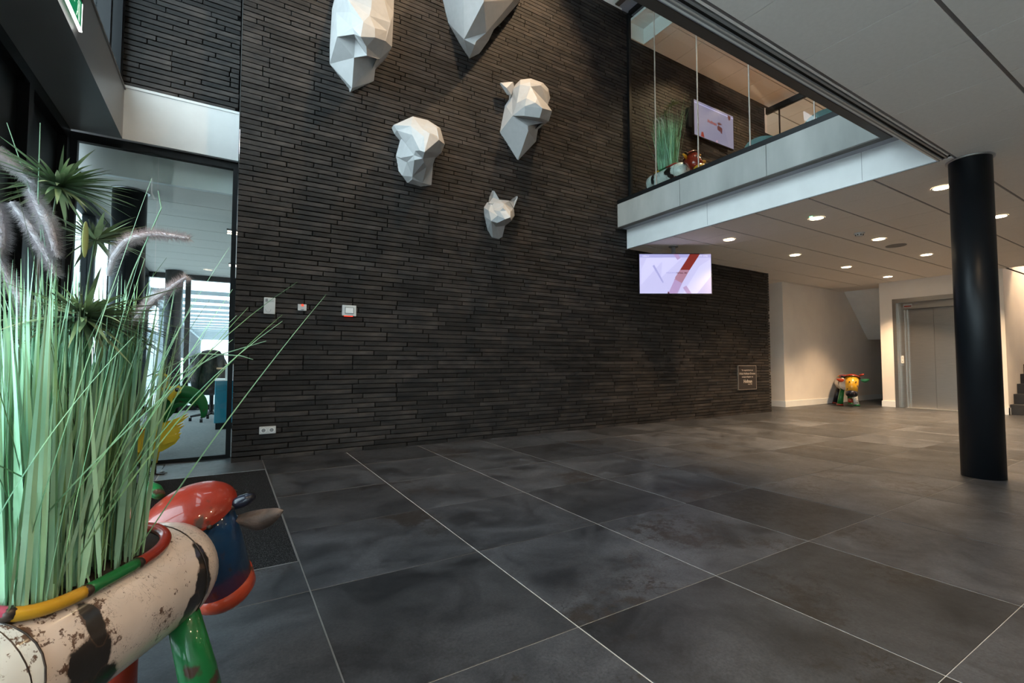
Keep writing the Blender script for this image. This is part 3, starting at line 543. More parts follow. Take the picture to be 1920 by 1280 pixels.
def headthing(key, label, loc, ears=()):
    t = thing('faceted_animal_head', label, 'sculpture', loc, group='white faceted animal heads on the brick wall')
    fixnormals(polyhead(key).out('head', 'gyps', t))
    for e in ears: fixnormals(thick(e).out('ear', 'gyps', t))
headthing('h1', 'large white faceted head at upper left of the brick wall, left of the chin', (1.15, WY, 4.0))
headthing('h2', 'largest white faceted head with long pointed chin, mostly above the top edge', (2.7, WY, 4.9))
headthing('h3', 'white faceted dog head with one ear sticking out, above the cat head', (3.3, WY, 3.9), ['h3ear'])
headthing('h4', 'white faceted head with broad flat crown, earless, lower left of the dog head', (1.9, WY, 3.15))
headthing('h5', 'small white faceted cat head with two pointed ears, lowest on the brick wall', (3.0, WY, 2.65), ['h5ear1', 'h5ear2'])
# ---- things on the brick wall
def wallbox(name, lab, cat, x0, x1, z0, z1, d=.025, m='offwhite'):
    t = thing(name, lab, cat, ((x0+x1)/2, WY-.004, z0)); box('housing', m, x0, x1, WY-.004-d, WY+.002, z0, z1, t, bevel=.003); return t
F_ = WY-.029
t = wallbox('intercom_panel', 'tall white intercom panel on the brick wall, nearest the glass partition', 'intercom', .305, .408, 1.452, 1.618)
box('display', 'greymetal', .318, .340, F_-.002, F_, 1.575, 1.605, t); MB().tube([(.33+.024*math.cos(a)+.015, F_-.001, 1.50+.03*math.sin(a)) for a in [math.pi+math.pi*i/12 for i in range(13)]], .0016, 6).out('handset_line', 'greymetal', t)
for k in range(6): box('key', 'alu', .350+.015*(k % 3), .360+.015*(k % 3), F_-.003, F_, 1.578+.014*(k//3), 1.587+.014*(k//3), t)
t = wallbox('push_button_unit', 'small white square push button unit with red mark on the brick wall', 'button', .618, .700, 1.503, 1.570)
MB().cyl((.66, F_, 1.560), (.66, F_-.006, 1.560), .012).out('red_lamp', 'red', t); box('slot', 'black', .645, .675, F_-.002, F_, 1.512, 1.517, t)
t = wallbox('thermostat', 'wide white framed wall control with red light along its lower edge', 'thermostat', 1.058, 1.205, 1.474, 1.590)
fr = MB(); fr.box(1.084, 1.178, F_-.004, F_, 1.498, 1.502); fr.box(1.084, 1.178, F_-.004, F_, 1.563, 1.567); fr.box(1.084, 1.088, F_-.004, F_, 1.498, 1.567); fr.box(1.174, 1.178, F_-.004, F_, 1.498, 1.567); fr.out('bezel', 'greymetal', t)
box('rocker', 'white', 1.090, 1.172, F_-.006, F_, 1.504, 1.561, t); box('indicator_light', 'red', 1.08, 1.17, F_-.0, WY-.004, 1.468, 1.474, t)
t = thing('double_socket', 'white double power socket low on the brick wall beside the glass partition', 'socket', (.366, WY, .255))
box('frame', 'offwhite', .292, .440, WY-.014, WY+.002, .256, .330, t, bevel=.003)
for cx_ in (.330, .402):
    s_ = MB().cyl((cx_, WY-.0145, .293), (cx_, WY-.0175, .293), .026, n=20).out('socket_face', 'white', t)
    MB().cyl((cx_, WY-.0176, .293), (cx_, WY-.0180, .293), .019, n=20).out('recess', 'greymetal', s_)
    p = MB(); p.cyl((cx_-.008, WY-.0182, .293), (cx_-.008, WY-.0187, .293), .003, n=8); p.cyl((cx_+.008, WY-.0182, .293), (cx_+.008, WY-.0187, .293), .003, n=8); p.out('contact_holes', 'black', s_)
# plaque
t = thing('wall_plaque', 'small dark metal plaque with light lettering near the right end of the brick wall', 'plaque', (8.42, WY, .46))
box('plate', 'plaque', 8.145, 8.70, WY-.02, WY-.004, .47, .905, t)
fr = MB(); fr.box(8.135, 8.145, WY-.022, WY, .46, .915); fr.box(8.70, 8.71, WY-.022, WY, .46, .915); fr.box(8.145, 8.70, WY-.022, WY, .46, .47); fr.box(8.145, 8.70, WY-.022, WY, .905, .915); fr.out('edge', 'brassframe', t)
for s_, sz, x, z, bo in (('Ter nagedachtenis aan', .040, 8.42, .815, .0008), ('Hilda Hofman-Groene', .056, 8.42, .745, .001), ('medegrondlegster van', .040, 8.42, .690, .0008), ('Hofman', .085, 8.43, .590, .003), ('sinds 1981', .032, 8.50, .553, .0008)):
    textmesh(s_, sz, (x, WY-.0215, z), (1, 0, 0), (0, 0, 1), bold=bo).out('lettering', 'letter', t)
for x in (8.165, 8.68):
    for z in (.885, .49): MB().cyl((x, WY-.02, z), (x, WY-.024, z), .007, n=8).out('screw', 'black', t)
# ---- hanging screen
def screen(name, lab, C_, u, w, h, pict, d=.05):
    """flat television: C_ = centre of the picture, u = direction to the picture's right"""
    u = Vector(u).normalized(); v = Vector((0, 0, 1)); n = u.cross(v).normalized()   # n points to the viewer
    C_ = Vector(C_); t = thing(name, lab, 'television', tuple(C_))
    def slab(a0, a1, b0, b1, e0, e1, nm, m, par=t):
        b = MB(); P = [C_+u*a+v*z+n*e for e in (e0, e1) for z in (b0, b1) for a in (a0, a1)]
        b.add(P, [(0, 1, 3, 2), (4, 6, 7, 5), (0, 4, 5, 1), (2, 3, 7, 6), (0, 2, 6, 4), (1, 5, 7, 3)]); return b.out(nm, m, par)
    slab(-w/2-.012, w/2+.012, -h/2-.014, h/2+.012, -d, -.001, 'casing', 'bezel')
    s_ = slab(-w/2, w/2, -h/2, h/2, -.004, 0, 'picture', pict)
    def poly(pts, m, e=.0008, nm='picture_band'):
        b = MB(); b.add([C_+u*((a-.5)*w)+v*((.5-c)*h)+n*e for a, c in pts], [tuple(range(len(pts)))]); return b.out(nm, m, s_)
    def txt(s, size, a, c, m, e=.0016, al='CENTER', bo=0.): return textmesh(s, size*h, C_+u*((a-.5)*w)+v*((.5-c)*h)+n*e, u, v, al, bo).out('picture_text', m, s_)
    return t, poly, txt, slab
t, P_, X_, sl_ = screen('ceiling_hung_screen', 'lit lilac screen with red diagonal band hanging from the lower ceiling', (5.78, 4.74, 2.312), (Rt.x, Rt.y, 0), 1.085, .600, 'scr')
P_([(0, 0), (.28, 0), (.0, .85)], 'scr', .0003); P_([(.10, .10), (.36, .10), (.02, .78), (.02, .4)], 'spale2', .0004)
P_([(.32, .09), (.60, .09), (.30, .60)], 'spale2', .0005); P_([(.84, .30), (1, .12), (1, 1), (.60, 1)], 'spale2', .0004); P_([(.80, 1), (1, .55), (1, 1)], 'spale', .0006)
P_([(0, 0), (1, 0), (1, .085), (0, .085)], 'spale', .0007)
P_([(.705, 0), (.845, 0), (.795, .14), (.66, .14)], 'sred', .0010); P_([(.66, .14), (.795, .14), (.70, .40), (.565, .40)], 'sred', .0010); P_([(.565, .40), (.70, .40), (.62, .62), (.555, .62), (.49, .60)], 'smauve2', .0010); P_([(.565, .40), (.70, .40), (.585, .75), (.48, .66)], 'smauve2', .0009); P_([(.49, .64), (.59, .74), (.525, 1), (.395, 1)], 'smauve', .0010); P_([(.395, .94), (.415, 1), (.385, 1)], 'sdark', .0012)
P_([(.475, 0), (.545, 0), (.575, .10), (.53, .15)], 'smauve', .0011); P_([(.60, .85), (.65, .80), (.72, 1), (.655, 1)], 'smauve', .0011); P_([(.18, .30), (.205, .27), (.335, .71), (.32, .74)], 'spale', .0011)
X_('hofman.nl', .04, .09, .062, 'swhite'); X_('14:25  zondag', .04, .89, .055, 'swhite'); X_('WELKOM BIJ', .045, .44, .49, 'spale', bo=.001); X_('TOTAAL 1981', .045, .59, .495, 'sdark', bo=.001)
q = Vector((5.78, 4.74, 0))-Vector((Wd.x, Wd.y, 0)).normalized()*-.07
pb = MB(); pb.cyl((q.x, q.y, 2.35), (q.x, q.y, CZ), .032, n=16); pb.out('ceiling_pole', 'greymetal', t, True)
MB().cyl((q.x, q.y, CZ-.015), (q.x, q.y, CZ-.001), .07, n=20).out('pole_flange', 'greymetal', t)
t, P_, X_, sl_ = screen('wall_screen', 'lit lilac screen with small red logo on the upper floor brick wall', (7.44, 5.19, 5.26), (1, 0, 0), 1.12, .625, 'scr2', .045)
P_([(0, .06), (1, .06), (1, .085), (0, .085)], 'spale', .0007); P_([(.12, .09), (.28, .09), (.12, 1), (.0, 1)], 'scr2', .0006)
X_('Hofman', .13, .44, .50, 'sred', bo=.003)
for pts in ([(.575, .40), (.63, .36), (.66, .42), (.60, .46)], [(.60, .46), (.66, .50), (.65, .64), (.575, .60), (.57, .52)], [(.65, .36), (.69, .40), (.655, .44)], [(.66, .48), (.70, .52), (.69, .68), (.655, .66)]): P_(pts, 'sdark', .0012)
P_([(.86, .02), (.93, .05), (.92, .15), (.88, .18), (.85, .10)], 'sdark', .0012); P_([(.17, .85), (.21, .84), (.24, .99), (.15, .99)], 'sred', .0012); P_([(.54, .93), (.57, .92), (.58, .99), (.53, .99)], 'smauve2', .0012)
box('wall_bracket', 'black', 6.78, 7.6, 5.23, 5.30, 5.08, 5.42, t)
# ---- exit sign on the soffit face
t = thing('exit_sign', 'green lit emergency exit sign with white running figure under the left soffit box', 'sign', (-.862, 3.78, 3.09))
EY0, EY1, EZ0, EZ1 = 3.62, 3.94, 3.10, 3.275
box('sign_face', 'exitg', -.860, -.850, EY0, EY1, EZ0, EZ1, t)
le = MB(); le.box(-.862, -.846, EY0-.006, EY1+.008, EZ0-.010, EZ0); le.box(-.862, -.848, EY1, EY1+.006, EZ0, EZ1); le.out('lit_edge', 'litedge', t)
box('lamp_housing', 'black', -.872, -.845, EY0, EY1-.01, EZ1, EZ1+.035, t)
mm = MB(); Xf = -.8492
def yz(pts): mm.add([(Xf, EY1-.02-a*.28, EZ0+.012+c*.15) for a, c in pts], [tuple(range(len(pts)))])
yz([(.10, .05), (.16, .05), (.16, .95), (.10, .95)]); yz([(.20, .62), (.30, .70), (.27, .80), (.18, .72)]); yz([(.22, .35), (.30, .40), (.28, .65), (.20, .62)]); yz([(.12, .12), (.18, .10), (.27, .38), (.22, .42)]); yz([(.26, .36), (.33, .30), (.38, .08), (.33, .08), (.28, .25)]); yz([(.20, .82), (.26, .84), (.25, .95), (.19, .93)])
yz([(.50, .45), (.66, .45), (.66, .30), (.80, .52), (.66, .74), (.66, .60), (.50, .60)]); mm.out('pictogram', 'exitw', t)
# ---- downlights, smoke detector, speaker
def downlight(x, y, z, lab, power, cut=1.75):
    t = thing('recessed_downlight', lab, 'ceiling light', (x, y, z), group='recessed downlights in the lower ceiling' if z < 3 else 'recessed downlights in the upper ceiling')
    b = MB(); n = 28; k = len(b.v)
    for r_, zz in ((.088, z-.003), (.074, z-.006), (.070, z-.001)): b.v += [(x+r_*math.cos(2*math.pi*i/n), y+r_*math.sin(2*math.pi*i/n), zz) for i in range(n)]
    for q in range(2):
        for i in range(n): b.f.append((q*n+i, q*n+(i+1) % n, (q+1)*n+(i+1) % n, (q+1)*n+i)); b.t.append(0.)
    b.out('trim_ring', 'white', t); MB().cyl((x, y, z-.0035), (x, y, z-.001), .072, n=28).out('lamp_lens', 'lens', t)
    lamp('downlight_lamp', 'SPOT', (x, y, z-.012), power*(1.7 if x > 9 and y > 3.5 else 1), size=.06, spot=cut, blend=.8)
    return t
names = {(6.18, 4.11): 'round downlight right behind the ceiling-hung screen', (6.18, 2.93): 'round downlight with the green indicator beside it', (6.18, 1.74): 'round downlight just left of the black column top',
 (8.0, 4.14): 'round downlight in the wall-side row, second from the void edge', (8.0, 2.97): 'round downlight between smoke detector and ceiling speaker', (8.0, 1.74): 'round downlight just right of the black column',
 (9.83, 4.17): 'round downlight in the wall-side row, third from the void edge', (9.83, 3.0): 'round downlight in the middle row beyond the ceiling speaker', (9.83, 1.74): 'round downlight hidden behind the black column',
 (11.67, 4.2): 'round downlight in the wall-side row, nearest the lift wall', (11.67, 3.0): 'round downlight in front of the lift doors', (11.67, 1.74): 'round downlight in front of the staircase'}
for (x, y), n_ in names.items(): downlight(x, y, CZ, n_, KDOWN)
t = thing('indicator_light', 'tiny green indicator light beside a downlight in the lower ceiling', 'light', (6.06, 2.935, CZ-.004)); MB().cyl((6.06, 2.935, CZ-.006), (6.06, 2.935, CZ), .014, n=12).out('led', 'led', t)
t = thing('smoke_detector', 'small white smoke detector on the lower ceiling', 'smoke detector', (7.40, 2.97, CZ-.04))
b = MB(); b.cyl((7.40, 2.97, CZ-.014), (7.40, 2.97, CZ), .062, n=24); b.cyl((7.40, 2.97, CZ-.042), (7.40, 2.97, CZ-.014), .036, .052, n=24); b.out('body', 'offwhite', t)
for k in range(8): a = k*math.pi/4; MB().box(7.40+.043*math.cos(a)-.006, 7.40+.043*math.cos(a)+.006, 2.97+.043*math.sin(a)-.006, 2.97+.043*math.sin(a)+.006, CZ-.034, CZ-.022).out('vent_slot', 'black', t)
t = thing('ceiling_speaker', 'flat grey round loudspeaker grille in the lower ceiling', 'speaker', (8.66, 3.0, CZ-.005)); MB().cyl((8.66, 3.0, CZ-.004), (8.66, 3.0, CZ), .125, n=36).out('grille', 'profile', t); MB().tube([(8.66+.125*math.cos(i*math.pi/18), 3.0+.125*math.sin(i*math.pi/18), CZ-.003) for i in range(36)], .004, 6, closed=True).out('rim', 'greymetal', t)
for i_, (x, y) in enumerate(((.69, .55), (2.52, .55), (4.35, .55), (.69, -.65), (2.52, -.65), (4.35, -.65), (-.35, .55))):
    downlight(x, y, CZ, 'round downlight above the front of the hall, '+('over the mat side', 'left of the middle', 'nearest the black column', 'front left', 'front middle', 'front right', 'nearest the facade')[i_], KNEAR, 2.4)
# lamps not seen: upper ceiling, void spotlights
for x, y in ((6.6, 3.4), (8.4, 3.4), (6.6, 4.7), (8.4, 4.7)): lamp('upper_downlight_lamp', 'SPOT', (x, y, TZ-.05), KUP, size=.06, spot=2.2, blend=.8)
lamp('upper_downlight_lamp', 'SPOT', (11, 4.2, TZ-.05), KUP*2.5, size=.06, spot=2.4, blend=.8)
lamp('void_spot_lamp', 'SPOT', (3.9, 3.6, 7.8), KTOP, size=.05, spot=1.15, blend=.5, aim=(2.9, 5.3, 3.6))
lamp('void_spot_lamp', 'SPOT', (1.9, 3.6, 7.8), KTOP*.8, size=.05, spot=1.15, blend=.5, aim=(1.7, 5.3, 3.6))
lamp('stair_lamp', 'SPOT', (14, 1.9, 4.3), 140, size=.1, spot=2.6, blend=.8)
# ---- tin cow planters
def stadium(s, hl, hw, n=40):
    """closed loop on the unrolled barrel: s along axis, t across"""
    out = []
    for i in range(n):
        a = 2*math.pi*i/n; c, d = math.cos(a), math.sin(a); e = .55
        out.append((s+hl*math.copysign(abs(c)**e, c), hw*math.copysign(abs(d)**e, d)))
    return out
def cow(label, loc, rz, scale=1., plant=True, headm='tblue', domem='tred', muzz='torange', legs=('tgreen', 'tred', 'tyel', 'tblue'), rimm=('tred', 'tgreen', 'tyel', 'tpink', 'tgreen', 'tblue'), bodym=None, horn=('tdark', 'tgreen'), ear=('trust', 'torange'), group='tin cow planters', bell=None, hpose=0, zb=.405, hooves=None):
    t = thing('tin_cow_planter', label, 'planter', loc, rz, group, local=True, scale=scale)
    R = .136; zc = zb
    # barrel along x
    prof = [(-.62, .0), (-.615, .05), (-.60, .09), (-.57, .118), (-.53, .130), (-.46, R), (-.44, R), (-.2, R), (0, R), (.035, R*.985), (.075, .120), (.105, .095), (.125, .06), (.130, .0)]
    b = MB(); n = 40
    for x, r_ in prof:
        for j in range(n): a = 2*math.pi*j/n; b.v.append((x, r_*math.cos(a), zc+r_*math.sin(a)))
    for i in range(len(prof)-1):
        for j in range(n): b.f.append((i*n+j, i*n+(j+1) % n, (i+1)*n+(j+1) % n, (i+1)*n+j)); b.t.append(0.)
    body = b.out('body', bodym or 'twhite', t, True)
    for x in (-.445, 0.0):
        MB().tube([(x, (R+.001)*math.cos(2*math.pi*j/40), zc+(R+.001)*math.sin(2*math.pi*j/40)) for j in range(40)], .0017, 6, closed=True).out('weld_seam', 'weld', body, True)
    # opening with coloured rim
    loop = stadium(-.242, .197, .094, 96)
    def onb(s_, w, off=.004): a = math.pi/2-w/R; return Vector((s_, -(R+off)*math.cos(a), zc+(R+off)*math.sin(a)))
    ob = MB(); rings = 5
    for q in range(rings):
        k = 1-q/(rings-.999)*.999
        for s_, w in loop: ob.v.append(tuple(onb(-.242+(s_+.242)*k, w*k, .003)))
    nl = len(loop)
    for q in range(rings-1):
        for i in range(nl): ob.f.append((q*nl+i, q*nl+(i+1) % nl, (q+1)*nl+(i+1) % nl, (q+1)*nl+i)); ob.t.append(0.)
    ob.out('planter_opening', 'soil', t)
    cuts = [-16, 22, 26, 40, 60, 76, 80]
    for a, c, m in zip(cuts[:-1], cuts[1:], rimm):
        pts = [onb(*loop[i % nl], .012) for i in range(a, c+1)]
        MB().tube(pts, .0125, 10).out('rim_segment', m, t, True)
        MB().ell(pts[0], .015, .015, .013, 10, 6).out('weld_bead', 'weld', t, True)
    # legs
    for (x, s_), m in zip(((.0, -1), (.0, 1), (-.42, -1), (-.42, 1)), legs):
        k = 1 if x < -.1 else -1
        lg = MB().tube([(x, s_*.075, zc-.085), (x-k*.02, s_*.105, .16), (x-k*.035, s_*.125, .015)], [.036, .043, .050], 20).out('leg', m, t, True)
        MB().tube([(x-k*.035, s_*.125, .028), (x-k*.037, s_*.127, 0)], [.051, .054], 20).out('hoof', (hooves or {}).get(s_, 'weld'), lg, True)
    # head: bucket with domed lid
    T_, B_ = Vector((.190, .045, zc+.125)), Vector((.325, .012, zc-.175))
    if hpose: T_, B_ = Vector((.20, 0, zc+.15)), Vector((.36, 0, zc-.10))
    ax = (T_-B_).normalized(); Rm = ax.to_track_quat('Z', 'Y').to_matrix()
    hd_ = MB().tube([B_+ax*.03, B_.lerp(T_, .5), T_-ax*.01], [.088, .099, .108], 36).out('head', headm, t, True)
    MB().tube([B_-ax*.030, B_-ax*.012, B_+ax*.035], [.075, .090, .0925], 36).out('muzzle', muzz, hd_, True)
    MB().ell(T_-ax*.018, .125, .125, .062, 36, 8, Rm, zmin=0).out('crown', domem, hd_, True)
    b = MB(); b.tube([T_-ax*.018+Rm @ Vector((.117*math.cos(i*math.pi/18), .117*math.sin(i*math.pi/18), 0)) for i in range(36)], .006, 6, closed=True); b.out('crown_seam', 'weld', hd_, True)
    for i in range(9):
        a = i*2*math.pi/9+.3; MB().ell(T_-ax*.020+Rm @ Vector((.119*math.cos(a), .119*math.sin(a), 0)), .011, .011, .009, 8, 5).out('weld_bead', 'weld', hd_, True)
    fwd = Vector((ax.z, 0, -ax.x))
    for s_ in (-1, 1):
        MB().ell(T_.lerp(B_, .40)+fwd*.097+Vector((0, s_*.048, 0)), .012, .012, .012, 10, 6).out('eye', 'eye', hd_, True)
        MB().ell(B_-ax*.022+fwd*.078+Vector((0, s_*.03, 0)), .008, .008, .008, 8, 5).out('nostril', 'weld', hd_, True)
        m = horn[0] if s_ < 0 else horn[1]
        p = T_+Vector((.02, s_*.105, -.005 if s_ < 0 else .03))
        MB().tube([p, p+Vector((.015, s_*.03, .012)), p+Vector((.018, s_*.052, .020)), p+Vector((.014, s_*.068, .028))], [.016, .024, .022, .012], 14, flat=.8).out('horn', m, hd_, True)
        p = T_+Vector((.03, s_*.105, -.05)); m = ear[0] if s_ < 0 else ear[1]
        b = MB(); q = []
        for i in range(9):
            u_ = i/8; wd_ = .030*math.sin(math.pi*min(1, u_*.92+.08))**.7+.002
            c = p+Vector((.03*u_+.01, s_*(.02+.125*u_), -.012*math.sin(u_*3)+.02*u_*u_))
            q.append((c+Vector((wd_*.3, 0, wd_)), c+Vector((-.012, 0, 0)), c+Vector((wd_*.3, 0, -wd_))))
        for r_ in q: b.v += [tuple(x) for x in r_]
        for r_ in q: b.v += [tuple(x+Vector((.004, 0, 0))) for x in r_]
        for i in range(8):
            for w in (0, 1):
                b.f.append((i*3+w, i*3+w+1, i*3+w+4, i*3+w+3)); b.f.append((27+i*3+w+3, 27+i*3+w+4, 27+i*3+w+1, 27+i*3+w)); b.t += [0, 0]
            b.f.append((i*3, (i+1)*3, 27+(i+1)*3, 27+i*3)); b.f.append((i*3+2, 27+i*3+2, 27+(i+1)*3+2, (i+1)*3+2)); b.t += [0, 0]
        b.out('ear', m, hd_, True)
    if bell:
        bb = MB(); bb.tube([(.27, 0, zc-.25), (.27, 0, zc-.26), (.27, 0, zc-.33)], [.02, .036, .042], 16); bb.out('neck_bell', bell, t, True)
        MB().tube([(.20, 0, zc-.10), (.24, 0, zc-.2), (.27, 0, zc-.25)], .004, 6).out('bell_wire', 'weld', t, True)
    MB().tube([(-.61, 0, zc+.05), (-.66, 0, zc+.04), (-.69, 0, zc-.04), (-.68, 0, zc-.14)], [.012, .011, .010, .016], 10).out('tail', 'tdark', t, True)
    return t, onb, zc
# near planter
NC = (-.146, 1.548, 0); NR = math.radians(58.7)
A_ = [(-.335, -.125, .375, .05, .10, .065), (-.38, -.12, .345, .05, .08, .028), (-.315, -.10, .455, .018, .06, .035), (-.29, -.12, .33, .035, .08, .05), (.0, -.12, .45, .016, .08, .045), (-.012, -.13, .39, .028, .08, .045), (-.04, -.13, .345, .022, .08, .04), (-.33, .12, .42, .07, .08, .06), (-.06, .12, .38, .06, .08, .06)]
cowA, onbA, zcA = cow('large tin cow planter in the foreground with blue head, full of tall grass', NC, NR, bodym=cowmat('cream enamel near', (.56, .47, .41), A_))
tb = MB(); n = 40     # white rear plate overlapping the barrel
for x, r_ in ((-.625, .03), (-.60, .094), (-.57, .122), (-.53, .134), (-.47, .1375), (-.432, .1385)):
    for j in range(n): a = 2*math.pi*j/n; tb.v.append((x+.012*math.sin(3*a), r_*math.cos(a), zcA+r_*math.sin(a)))
for i in range(5):
    for j in range(n): tb.f.append((i*n+j, i*n+(j+1) % n, (i+1)*n+(j+1) % n, (i+1)*n+j)); tb.t.append(0.)
tb.out('rear_plate', 'twhite', cowA, True)
MB().tube([(-.431+.012*math.sin(3*2*math.pi*j/40), .1392*math.cos(2*math.pi*j/40), zcA+.1392*math.sin(2*math.pi*j/40)) for j in range(40)], .0018, 6, closed=True).out('weld_seam', 'weld', cowA, True)
MA = Matrix.Translation(NC) @ Matrix.Rotation(NR, 4, 'Z'); MAi = MA.inverted()
def grass(par, cx_, hl, hw, zb, rn, n1, n2, h=(.38, .72), fan=.16, w=.0075, kmax=.75):
    A, B_ = MB(), MB()
    for i in range(n1):
        x = cx_+rn.uniform(-hl, hl); y = rn.uniform(-hw, hw); z = zb-abs(y)*.35
        tx = (x-cx_)/hl*fan*.5+rn.gauss(0, .042)-.02; ty = y/hw*fan*.5+rn.gauss(0, .042)
        if rn.random() < .22: tx += rn.gauss(-.02, .09); ty += rn.gauss(0, .09)
        L = rn.uniform(*h); a = rn.random()*6.28
        (A if rn.random() < .72 else B_).leaf((x, y, z), (tx, ty, 1), (math.cos(a), math.sin(a), .1), L, w*rn.uniform(.6, 1.25), rn.uniform(-.02, .10), 6, rn.random())
    for i in range(n2):
        x = cx_+rn.uniform(-hl, hl)*.9; y = rn.uniform(-hw, hw)*.9; a = rn.random()*6.28; k = rn.uniform(.15, kmax)
        B_.leaf((x, y, zb-.01), (k*math.cos(a), k*math.sin(a), 1), (math.cos(a+1.5), math.sin(a+1.5), .1), rn.uniform(h[1]*.8, h[1]*1.25), .0026, rn.uniform(.1, .9), 12, rn.random(), tip=.25)
    A.out('grass_blades', 'grassA', par, kind='stuff', tone=True); B_.out('grass_blades', 'grassB', par, kind='stuff', tone=True)
rn = random.Random(11)
grass(cowA, -.285, .150, .080, zcA+.128, rn, 620, 80, (.34, .66), .10, .0112)
def umbel(par, c, r_, rn, n=60, up=.25, w=.0115):
    c = Vector(c); b = MB()
    for i in range(n):
        a = rn.random()*6.283; e = rn.gauss(up, .33)
        b.leaf(c, (math.cos(a), math.sin(a), e), (0.1*math.cos(a+1), .1*math.sin(a+1), 1), r_*rn.uniform(.55, 1.05), w*rn.uniform(.6, 1.3), rn.uniform(.1, .75), 7, rn.random())
    u_ = b.out('umbel', 'umbel', par, tone=True)
    MB().tube([c+Vector((0, 0, .01)), c+Vector((-.01, .01, -.15)), (c.x*.5-.1, c.y*.35, .6)], .0022, 6).out('umbel_stem', 'grassB', u_)
    for k in range(10):
        a = rn.random()*6.283; MB().tube([c, c+Vector((.04*math.cos(a), .04*math.sin(a), .045))], [.0008, .0018], 5).out('floret', 'umbel', u_)
    return u_
for p, r_, n_, up in (((-.362, 1.545, 1.397), .17, 130, .25), ((-.262, 1.325, 1.062), .215, 190, .06), ((-.300, 1.60, 1.285), .13, 80, .45)):
    umbel(cowA, MAi @ Vector(p), r_, rn, n_, up)
def plume(par, pts, r_, rn, n=3000, hair=.013):
    pts = [MAi @ Vector(p) for p in pts]
    fine = []
    for i in range(len(pts)-1):
        for k in range(6): fine.append(pts[i].lerp(pts[i+1], k/6))
    fine.append(pts[-1]); m = len(fine)
    for _ in range(3): fine = [fine[0]]+[(fine[i-1]+fine[i]*2+fine[i+1])/4 for i in range(1, m-1)]+[fine[-1]]
    b = MB()
    rad = [r_*(.25+.75*math.sin(math.pi*min(1, (i+1.2)/(m+.6)))**.6) for i in range(m)]
    b.tube(fine, [q*.55 for q in rad], 10)
    for i in range(n):
        t = rn.random()*(m-1.001); k = int(t); p = fine[k].lerp(fine[k+1], t-k); d = (fine[k+1]-fine[k]).normalized()
        a = Vector((rn.gauss(0, 1), rn.gauss(0, 1), rn.gauss(0, 1))); a = (a-d*a.dot(d)).normalized()
        q = p+a*rad[k]*.45; e = q+a*(rad[k]*.55+hair*rn.uniform(.3, 1))+d*hair*rn.uniform(-.2, .9); s_ = a.cross(d)*.00045
        b.add([q-s_, q+s_, e], [(0, 1, 2)])
    return b.out('grass_plume', 'plume', par, label='fluffy pinkish-white plume')
for pts, r_ in (([(-.490, 1.560, 1.475), (-.465, 1.546, 1.453), (-.433, 1.528, 1.422), (-.390, 1.509, 1.380)], .012), ([(-.440, 1.538, 1.342), (-.397, 1.514, 1.278), (-.364, 1.497, 1.216), (-.347, 1.489, 1.170)], .013), ([(-.475, 1.565, 1.345), (-.462, 1.552, 1.300), (-.455, 1.546, 1.25), (-.46, 1.542, 1.21)], .017),
      ([(-.242, 1.425, 1.170), (-.232, 1.415, 1.215), (-.205, 1.398, 1.255), (-.155, 1.365, 1.270), (-.081, 1.323, 1.258)], .012), ([(-.215, 1.415, 1.02), (-.176, 1.39, 1.079), (-.147, 1.371, 1.116), (-.085, 1.332, 1.168)], .012), ([(-.475, 1.565, 1.24), (-.445, 1.548, 1.17), (-.41, 1.535, 1.10), (-.395, 1.52, 1.06)], .013), ([(-.405, 1.52, 1.375), (-.378, 1.498, 1.320), (-.358, 1.487, 1.275), (-.345, 1.483, 1.215)], .016)):
    plume(cowA, pts, r_, rn)
for p, q in (((-.30, 1.50, 1.31), 1.23), ((-.23, 1.30, 1.05), 1.0)):
    b = MB(); c = MAi @ Vector(p); b.ell((c.x, c.y, c.z-.045), .009, .003, .045, 12, 8); b.out('seed_leaf', 'ylw', cowA, True, label='single pale yellow-green oval leaf')
for pts in ([(-.25, 1.45, .6), (-.16, 1.43, .90), (-.02, 1.42, .985), (.09, 1.42, 1.025)], [(-.25, 1.45, .6), (-.17, 1.43, .93), (-.06, 1.42, .99), (.03, 1.42, .985), (.06, 1.42, .975)], [(-.30, 1.45, .6), (-.35, 1.5, 1.1), (-.385, 1.497, 1.35), (-.388, 1.5, 1.53)], [(-.35, 1.5, .8), (-.38, 1.5, 1.3), (-.455, 1.54, 1.53)], [(-.28, 1.43, .6), (-.24, 1.41, 1.0), (-.19, 1.38, 1.18), (-.14, 1.36, 1.33), (-.147, 1.36, 1.37)]):
    MB().tube([MAi @ Vector(p) for p in pts], [.0016]*(len(pts)-1)+[.0008], 5).out('long_stem', 'grassA', cowA)
# upper-floor planter and the cow by the lift
cowB, _, zB = cow('tin cow planter with red head and tall grass on the upper floor', (5.74, 4.60, FZ), math.radians(-92), headm='tred', domem='tred', muzz='tyel', legs=('tred', 'tdark', 'tdark', 'tred'), horn=('weld', 'tyel'), ear=('tyel', 'tyel'), bodym=cowmat('white enamel upper', (.52, .56, .53), [(-.12, -.1, .44, .05, .12, .06), (-.10, -.12, .38, .03, .1, .05), (-.42, -.1, .40, .03, .12, .1), (-.05, -.1, .33, .04, .1, .03)], (.01, .01, .01)), hpose=1, zb=.40)
grass(cowB, -.24, .15, .07, zB+.12, random.Random(5), 300, 60, (.55, .95), .10, .010, .32)
rb = random.Random(9)
umbel(cowB, (-.13, 0, 1.50), .15, rb, 40, .3); umbel(cowB, (-.28, .0, 1.42), .14, rb, 30, .3)
MAi = Matrix.Identity(4)
for a in ((-.36, 0), (-.31, .03)): plume(cowB, [(a[0], a[1], 1.20), (a[0]-.02, a[1], 1.30), (a[0]-.05, a[1], 1.38), (a[0]-.10, a[1], 1.44)], .013, rb, 300)
